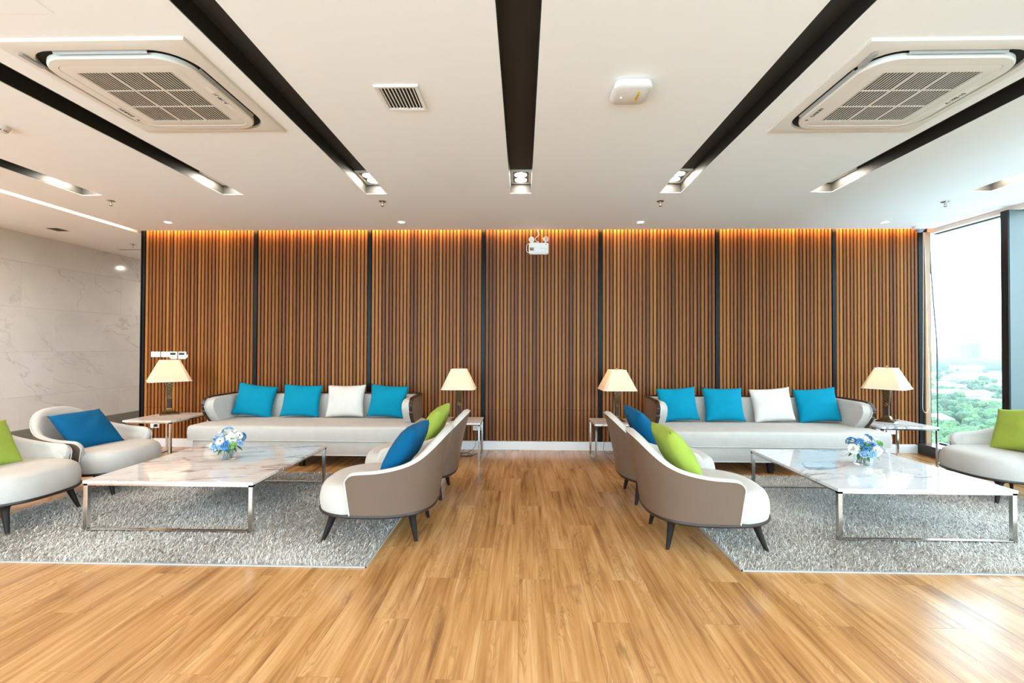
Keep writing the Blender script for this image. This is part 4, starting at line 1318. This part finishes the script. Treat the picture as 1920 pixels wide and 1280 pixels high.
def outlet(label, x, z):
    t = thing('wall_outlet', label, 'socket', (x, YW, z))
    obj('plate', MB().box(-.058, .058, -.009, 0, -.035, .035), M['white'], t, bevel=.003)
    for s in (-1, 1):
        for d in (-.007, .007):
            obj('slot', MB().box(s * .026 + d - .0015, s * .026 + d + .0015, -.0096, -.008, -.008, .008), M['ink'], t, smooth=False)
    return t


o1 = outlet('white wall socket under side table in marble side corner', -4.667, .27)
outlet('white wall socket under small side table, marble side of aisle', -.560, .27)
outlet('white wall socket beside sofa arm under window side table', 4.383, .29)
t = outlet('white wall socket nearer the window under side table', 4.513, .262)


def plug(x, z, label):
    return tag(obj('power_plug', MB().box(x - .014, x + .014, YW - .045, YW - .0097, z - .016, z + .016), M['cable'], bevel=.005), label, 'plug')


plug(-.536, .27, 'black plug in socket, marble side of aisle')
plug(-4.641, .27, 'black plug in socket in marble side corner')


def smooth_pts(pts, n=8):
    P = [Vector(p) for p in pts]; out = []
    for i in range(len(P) - 1):
        p0, p1, p2, p3 = P[max(i - 1, 0)], P[i], P[i + 1], P[min(i + 2, len(P) - 1)]
        for k in range(n):
            t = k / n
            out.append(.5 * ((2 * p1) + (-p0 + p2) * t + (2 * p0 - 5 * p1 + 4 * p2 - p3) * t * t + (-p0 + 3 * p1 - 3 * p2 + p3) * t ** 3))
    out.append(P[-1]); return out


def cord(label, pts, name, r=.003, mt='cable'):
    o = obj('cord', MB().tube(smooth_pts(pts), r, 6), M[mt], name)
    o.matrix_parent_inverse = (Matrix.Translation(name.location) @ Matrix.Rotation(name.rotation_euler.z, 4, 'Z') @ Matrix.Scale(name.scale.x, 4)).inverted()
    o['label'] = label; return o


cord('black lamp cord coiled on floor by small side table, marble side of aisle', [(-.536, 5.64, .26), (-.57, 5.61, .18), (-.58, 5.57, .06), (-.66, 5.50, .006), (-.76, 5.46, .005), (-.79, 5.40, .005), (-.74, 5.33, .005), (-.66, 5.31, .005), (-.60, 5.34, .006), (-.62, 5.42, .010), (-.70, 5.43, .012), (-.76, 5.36, .014), (-.70, 5.28, .010), (-.60, 5.30, .005), (-.56, 5.42, .005), (-.50, 5.47, .006), (-.50, 5.505, .12), (-.52, 5.53, .30), (-.62, 5.535, .415), (-.70, 5.49, .4345), (-.715, 5.40, .4335)], LPS[1])
cord('black lamp cord hanging behind small side table, window side of aisle', [(1.30, 5.66, .25), (1.22, 5.60, .12), (1.12, 5.54, .02), (1.02, 5.53, .004), (.98, 5.545, .06), (1.02, 5.54, .25), (1.06, 5.53, .425), (1.09, 5.47, .4345), (1.10, 5.38, .4335)], LPS[2])
cord('black lamp cord trailing on floor under corner side table, marble side', [(-4.641, 5.64, .26), (-4.60, 5.58, .10), (-4.45, 5.50, .006), (-4.2, 5.40, .005), (-4.0, 5.45, .005), (-3.85, 5.50, .02), (-3.90, 5.52, .25), (-4.0, 5.475, .475), (-4.08, 5.42, .4775), (-4.14, 5.375, .4765)], LP)

# emergency light
t = thing('emergency_light', 'white emergency light box with two lamp heads above slat wall', 'emergency light', (.195, YW, 2.50))
bx = obj('body', MB().box(-.122, .122, -.075, 0, -.072, .068), M['white'], t, bevel=.010, seg=3)
obj('sticker', MB().box(-.110, -.058, -.0762, -.075, -.030, .008), M['brown_lab'], t, smooth=False)
obj('sticker_green_band', MB().box(-.098, -.068, -.0768, -.076, -.005, .008), M['green'], t, smooth=False)
obj('sticker_grey_band', MB().box(-.068, -.058, -.0768, -.076, -.030, .008), M['inkg'], t, smooth=False)
obj('indicator', MB().box(.086, .096, -.078, -.075, .038, .052), M['red'], t, bevel=.001)
obj('seam', MB().box(-.118, .118, -.0758, -.075, -.0505, -.049), M['inkg'], t, smooth=False)
text('lettering', 'EMERGENCY LIGHT', .010, M['inkg'], t, (.065, -.0756, -.004), (R(90), 0, 0))
text('lettering', '2 x 9W', .010, M['inkg'], t, (.090, -.0756, -.026), (R(90), 0, 0))
for s, dx, dz in ((-1, -.085, .112), (1, .085, .118)):
    d = Vector((-.35, -1, -.25) if s < 0 else (.75, -1, -.05)).normalized()
    c = Vector((dx, -.045, dz))
    hd = obj('lamp_head', MB().cyl(c - d * .030, c + d * .012, .026, .034, n=20), M['beige_l'], t)
    obj('rim', MB().cyl(c + d * .011, c + d * .017, .036, .034, n=20), M['white'], hd)
    obj('lens', MB().cyl(c + d * .0165, c + d * .019, .026, .024, n=20), M['lens'], hd)
    obj('neck', MB().cyl((dx * .95, -.040, .066), (dx, -.042, dz - .018), .010, n=10), M['white'], t)
obj('cord', MB().tube(smooth_pts([(-.118, -.05, -.055), (-.145, -.055, -.04), (-.152, -.055, 0), (-.145, -.055, .045), (-.118, -.05, .064), (-.05, -.055, .073), (.0, -.05, .075), (-.035, -.045, .10), (-.035, -.045, .135), (.0, -.045, .165), (-.005, -.045, .20), (-.02, -.04, .232)]), .0042, 6), M['wcable'], t)

# blind chain and outside cable
o = tag(obj('blind_chain', MB().tube(smooth_pts([(4.836, 5.60, 2.68), (4.833, 5.60, 1.9), (4.822, 5.60, .95), (4.815, 5.60, .60), (4.825, 5.60, .53), (4.848, 5.60, .505), (4.875, 5.60, .53), (4.893, 5.60, .62), (4.890, 5.60, .9), (4.865, 5.60, 1.9), (4.850, 5.60, 2.68)]), .0028, 6), M['wcable']), 'white roller blind chain loop hanging beside the window', 'chain')
o = tag(obj('hanging_cable', MB().tube(smooth_pts([(5.09, 5.81, 2.80), (5.09, 5.79, 2.30), (5.09, 5.75, 1.76), (5.09, 5.715, 1.3), (5.09, 5.712, .7), (5.09, 5.71, -.2)]), .007, 6), mat('outside_cable', (.04, .045, .07), .6)), 'grey cable hanging down outside the window glass', 'cable')

# ------------------------------------------------------------------ city outside (real size, far below)
HG = 42.0       # metres from camera down to the ground


def grd(px, py, h=0.):
    """helper for laying out the town plan: bearing and depression angle -> ground point"""
    d = F * FPX + R2 * (px - 960) + U2 * (640 - py); t_ = (-(HG) + h) / d.z; return d.x * t_, d.y * t_


ZG = HC - HG
gm, nt, gb = nmat('town_ground'); N, L = nt.nodes, nt.links
g = N.new('ShaderNodeNewGeometry'); n1 = N.new('ShaderNodeTexNoise'); n1.inputs['Scale'].default_value = .012; n1.inputs['Detail'].default_value = 8
L.new(g.outputs['Position'], n1.inputs['Vector']); rp = ramp(N, [(.42, (.02, .045, .02)), (.5, (.035, .06, .03)), (.58, (.09, .10, .09)), (.68, (.15, .15, .14))]); L.new(n1.outputs['Fac'], rp.inputs[0]); L.new(rp.outputs[0], gb.inputs['Base Color']); gb.inputs['Roughness'].default_value = .9
struct('ground', MB().box(40, 14000, -3000, 14000, ZG - 1, ZG), gm, smooth=False)

M['tower'] = mat('tower_concrete', (.075, .095, .115), .7); M['towerdark'] = mat('tower_windows', (.03, .05, .07), .3)
M['house'] = mat('white_house', (.42, .41, .40), .7); M['roofr'] = mat('red_roof', (.22, .10, .075), .8); M['roofg'] = mat('grey_roof', (.20, .22, .24), .7); M['hwin'] = mat('house_window', (.15, .2, .24), .3)


def tower(label, px0, px1, pyt, Y, cols=4, group=None):
    xa, xb = (px0 - 980) / FPX * Y, (px1 - 980) / FPX * Y
    h = HG + (653 - pyt) / FPX * Y
    t = thing('tower_block', label, 'building', ((xa + xb) / 2, Y, ZG), 0, group); w = (xb - xa) / 2
    b = MB().box(-w, -w * .15, -w * .6, w * .6, 0, h * .97).box(w * .0, w, -w * .5, w * .6, 0, h).box(-w * .2, w * .05, -w * .4, w * .5, 0, h * .99).box(w * .1, w * .5, -w * .2, w * .2, h, h * 1.03)
    obj('walls', b, M['tower'], t, smooth=False)
    for j in range(cols):
        x = -w + (j + .5) * 2 * w / cols
        obj('window_column', MB().box(x - w * .09, x + w * .09, -w * .66, -w * .6 + .2, h * .05, h * .94), M['towerdark'], t, smooth=False)
    return t


tower('tallest pale twin tower block on the hazy skyline', 1787, 1811, 643, 1250, 5)
tower('faint tower block on skyline between twin tower and mullion', 1836, 1850, 652, 2100, 3)
tower('faint slim tower block on skyline nearest the mullion', 1861, 1871, 642, 2400, 3)


def house(label, px0, px1, pyb, ht, roof, kind='flat', group='low white houses among the trees'):
    x, Y = grd((px0 + px1) / 2, pyb)
    w = (px1 - px0) / 2 / FPX * Y; d = min(w, 9.)
    t = thing('house', label, 'building', (x, Y + d, ZG), 0, group)
    obj('walls', MB().box(-w, w, -d, d, 0, ht), M['house'], t, smooth=False)
    if kind == 'flat':
        obj('roof', MB().box(-w - .4, w + .4, -d - .4, d + .4, ht, ht + .5), M[roof], t, smooth=False)
    else:
        obj('roof', MB().loft([[(-w - 1, -d - 1, ht), (w + 1, -d - 1, ht), (w + 1, d + 1, ht), (-w - 1, d + 1, ht)], [(-w * .55, -.2, ht + 2.6), (w * .55, -.2, ht + 2.6), (w * .55, .2, ht + 2.6), (-w * .55, .2, ht + 2.6)]]), M[roof], t, smooth=False)
    nw = max(2, int((px1 - px0) / 7))
    for k in range(nw):
        xx_ = -w + (k + .5) * 2 * w / nw
        for f in range(max(1, int(ht / 3.2))):
            obj('window', MB().box(xx_ - w / nw * .4, xx_ + w / nw * .4, -d - .15, -d + .1, 1.0 + f * 3.1, 2.4 + f * 3.1), M['hwin'], t, smooth=False)
    return t


HS = [(1794, 1846, 695, 9, 'house', 'flat', 'long white block with flat roof in middle distance'), (1825, 1858, 711, 6, 'roofr', 'hip', 'white house with pink roof beside three-storey villa'),
      (1856, 1878, 712, 8, 'house', 'flat', 'white villa partly behind the mullion'), (1788, 1808, 715, 6, 'roofg', 'hip', 'white house with grey roof below long white block'),
      (1808, 1828, 716, 4, 'roofr', 'hip', 'low house with reddish roof beside the grey-roofed one'), (1792, 1832, 742, 4, 'roofg', 'flat', 'long pale flat roof hall above red roofed houses'),
      (1812, 1842, 751, 4, 'roofr', 'hip', 'row of pink roofed houses above near trees'), (1838, 1864, 749, 5, 'roofg', 'hip', 'grey hipped roof house above near trees'), (1855, 1880, 760, 4, 'house', 'flat', 'white roofed shed above near trees beside mullion'),
      (1740, 1757, 744, 5, 'roofr', 'hip', 'red roofed house seen beside the outside cable'), (1741, 1758, 706, 5, 'house', 'flat', 'white house seen beside the outside cable'), (1758, 1785, 798, 3.5, 'house', 'hip', 'bright pale roof nearest below the window'),
      (1762, 1790, 746, 4, 'roofr', 'hip', 'pink roofed house behind glass reflection strip'), (1764, 1790, 726, 5, 'house', 'flat', 'white house above pink roofed one'), (1745, 1772, 690, 8, 'house', 'flat', 'distant low white block beside cable'),
      (1800, 1830, 678, 12, 'tower', 'flat', 'distant pale block at foot of the twin tower'), (1828, 1855, 679, 14, 'tower', 'flat', 'distant pale wide block right under faint tower'), (1858, 1880, 680, 14, 'tower', 'flat', 'distant pale block nearest the mullion'), (1742, 1786, 676, 10, 'tower', 'flat', 'distant pale row of blocks on the horizon'),
      (1795, 1812, 731, 5, 'house', 'flat', 'small white house over the round tree')]
placed = []
for a_, b_, c_, h_, rf, kd, lb in HS:
    x, Y = grd((a_ + b_) / 2, c_); placed.append((x, Y + 6, (b_ - a_) / 2 / FPX * Y))
    house(lb, a_, b_, c_, h_, rf, kd, 'houses and blocks seen through the window')


def tree_mesh(seed, sub=3):
    b = bmesh.new(); rs = random.Random(seed)
    for k in range(7):
        c = Vector((rs.uniform(-.5, .5), rs.uniform(-.5, .5), rs.uniform(.45, .9))) if k else Vector((0, 0, .65))
        r = rs.uniform(.32, .5) if k else .62
        bmesh.ops.create_icosphere(b, subdivisions=4 if k == 0 else 3, radius=r, matrix=Matrix.Translation(c))
    for v in b.verts:
        n = mnoise.noise(v.co * 5 + Vector((seed, 0, 0))) * .16 + mnoise.noise(v.co * 12) * .12 + mnoise.noise(v.co * 26) * .06
        v.co += v.co.normalized() * n
    bmesh.ops.create_cone(b, segments=6, radius1=.07, radius2=.05, depth=.5, cap_ends=True, matrix=Matrix.Translation((0, 0, .1)))
    me = bpy.data.meshes.new('tree'); b.to_mesh(me); b.free(); me.shade_smooth(); return me


tmats = []
for k, c in enumerate(((.020, .062, .022), (.034, .088, .026), (.014, .045, .022), (.050, .110, .032))):
    m_ = mat('tree_foliage', c, .8); N, L = m_.node_tree.nodes, m_.node_tree.links
    g = N.new('ShaderNodeNewGeometry'); n1 = N.new('ShaderNodeTexNoise'); n1.inputs['Scale'].default_value = .55; n1.inputs['Detail'].default_value = 5; L.new(g.outputs['Position'], n1.inputs['Vector'])
    rp = ramp(N, [(.35, tuple(x * .45 for x in c)), (.62, tuple(min(1, x * 1.6) for x in c))]); L.new(n1.outputs['Fac'], rp.inputs[0]); L.new(rp.outputs[0], N['Principled BSDF'].inputs['Base Color'])
    tmats.append(m_)
tms = []
for k in range(8):
    me = tree_mesh(k); me.materials.append(tmats[k % 4]); tms.append(me)
trs = random.Random(11); cnt = 0; far = []
tries = 0
while cnt < 290 and tries < 9000:
    tries += 1
    px = trs.uniform(1700, 1930); py = 690 + (850 - 690) * trs.random() ** .75
    x, Y = grd(px, py)
    if any(abs(x - a) < w + 5 and -24 < (Y - b) < 12 for a, b, w in placed): continue
    s = trs.uniform(3.0, 5.6)
    if any((x - a) ** 2 + (Y - b) ** 2 < (.62 * (s + c)) ** 2 for a, b, c in far): continue
    far.append((x, Y, s))
    o = bpy.data.objects.new('tree', tms[cnt % 8]); COL.objects.link(o); o.location = (x, Y, ZG); o.scale = (s, s, s * trs.uniform(.8, 1.1)); o.rotation_euler = (0, 0, trs.uniform(0, 6))
    tag(o, 'green leafy tree in town far below the window', 'tree', 'green trees in the town far below the window'); cnt += 1
# distant woods as one mass
b = bmesh.new()
for k in range(420):
    px = trs.uniform(1640, 1960); py = 664 + 30 * trs.random() ** 1.3
    x, Y = grd(px, py); s = trs.uniform(7, 13) * (1 + (Y > 900) * .8)
    bmesh.ops.create_icosphere(b, subdivisions=1, radius=1, matrix=Matrix.Translation((x, Y, ZG + s * .3)) @ Matrix.Diagonal((s * 1.6, s, s * .55, 1)))
me = bpy.data.meshes.new('woods'); b.to_mesh(me); b.free(); me.materials.append(tmats[0]); me.shade_smooth()
wo = obj('woods', me, None); wo['kind'] = 'stuff'; tag(wo, 'distant band of woods toward the hazy horizon', 'trees')

# haze over the town
hz = bpy.data.materials.new('haze'); hz.use_nodes = True; nt = hz.node_tree; nt.nodes.clear()
vs = nt.nodes.new('ShaderNodeVolumeScatter'); vs.inputs['Color'].default_value = (.93, .97, 1., 1); vs.inputs['Density'].default_value = .0002
o_ = nt.nodes.new('ShaderNodeOutputMaterial'); nt.links.new(vs.outputs[0], o_.inputs['Volume'])
hm = MB().box(60, 9000, 60, 9000, ZG + .1, ZG + 260)
ho = obj('haze', hm, hz, smooth=False); ho['kind'] = 'stuff'; tag(ho, 'pale haze hanging over the distant town', 'haze')
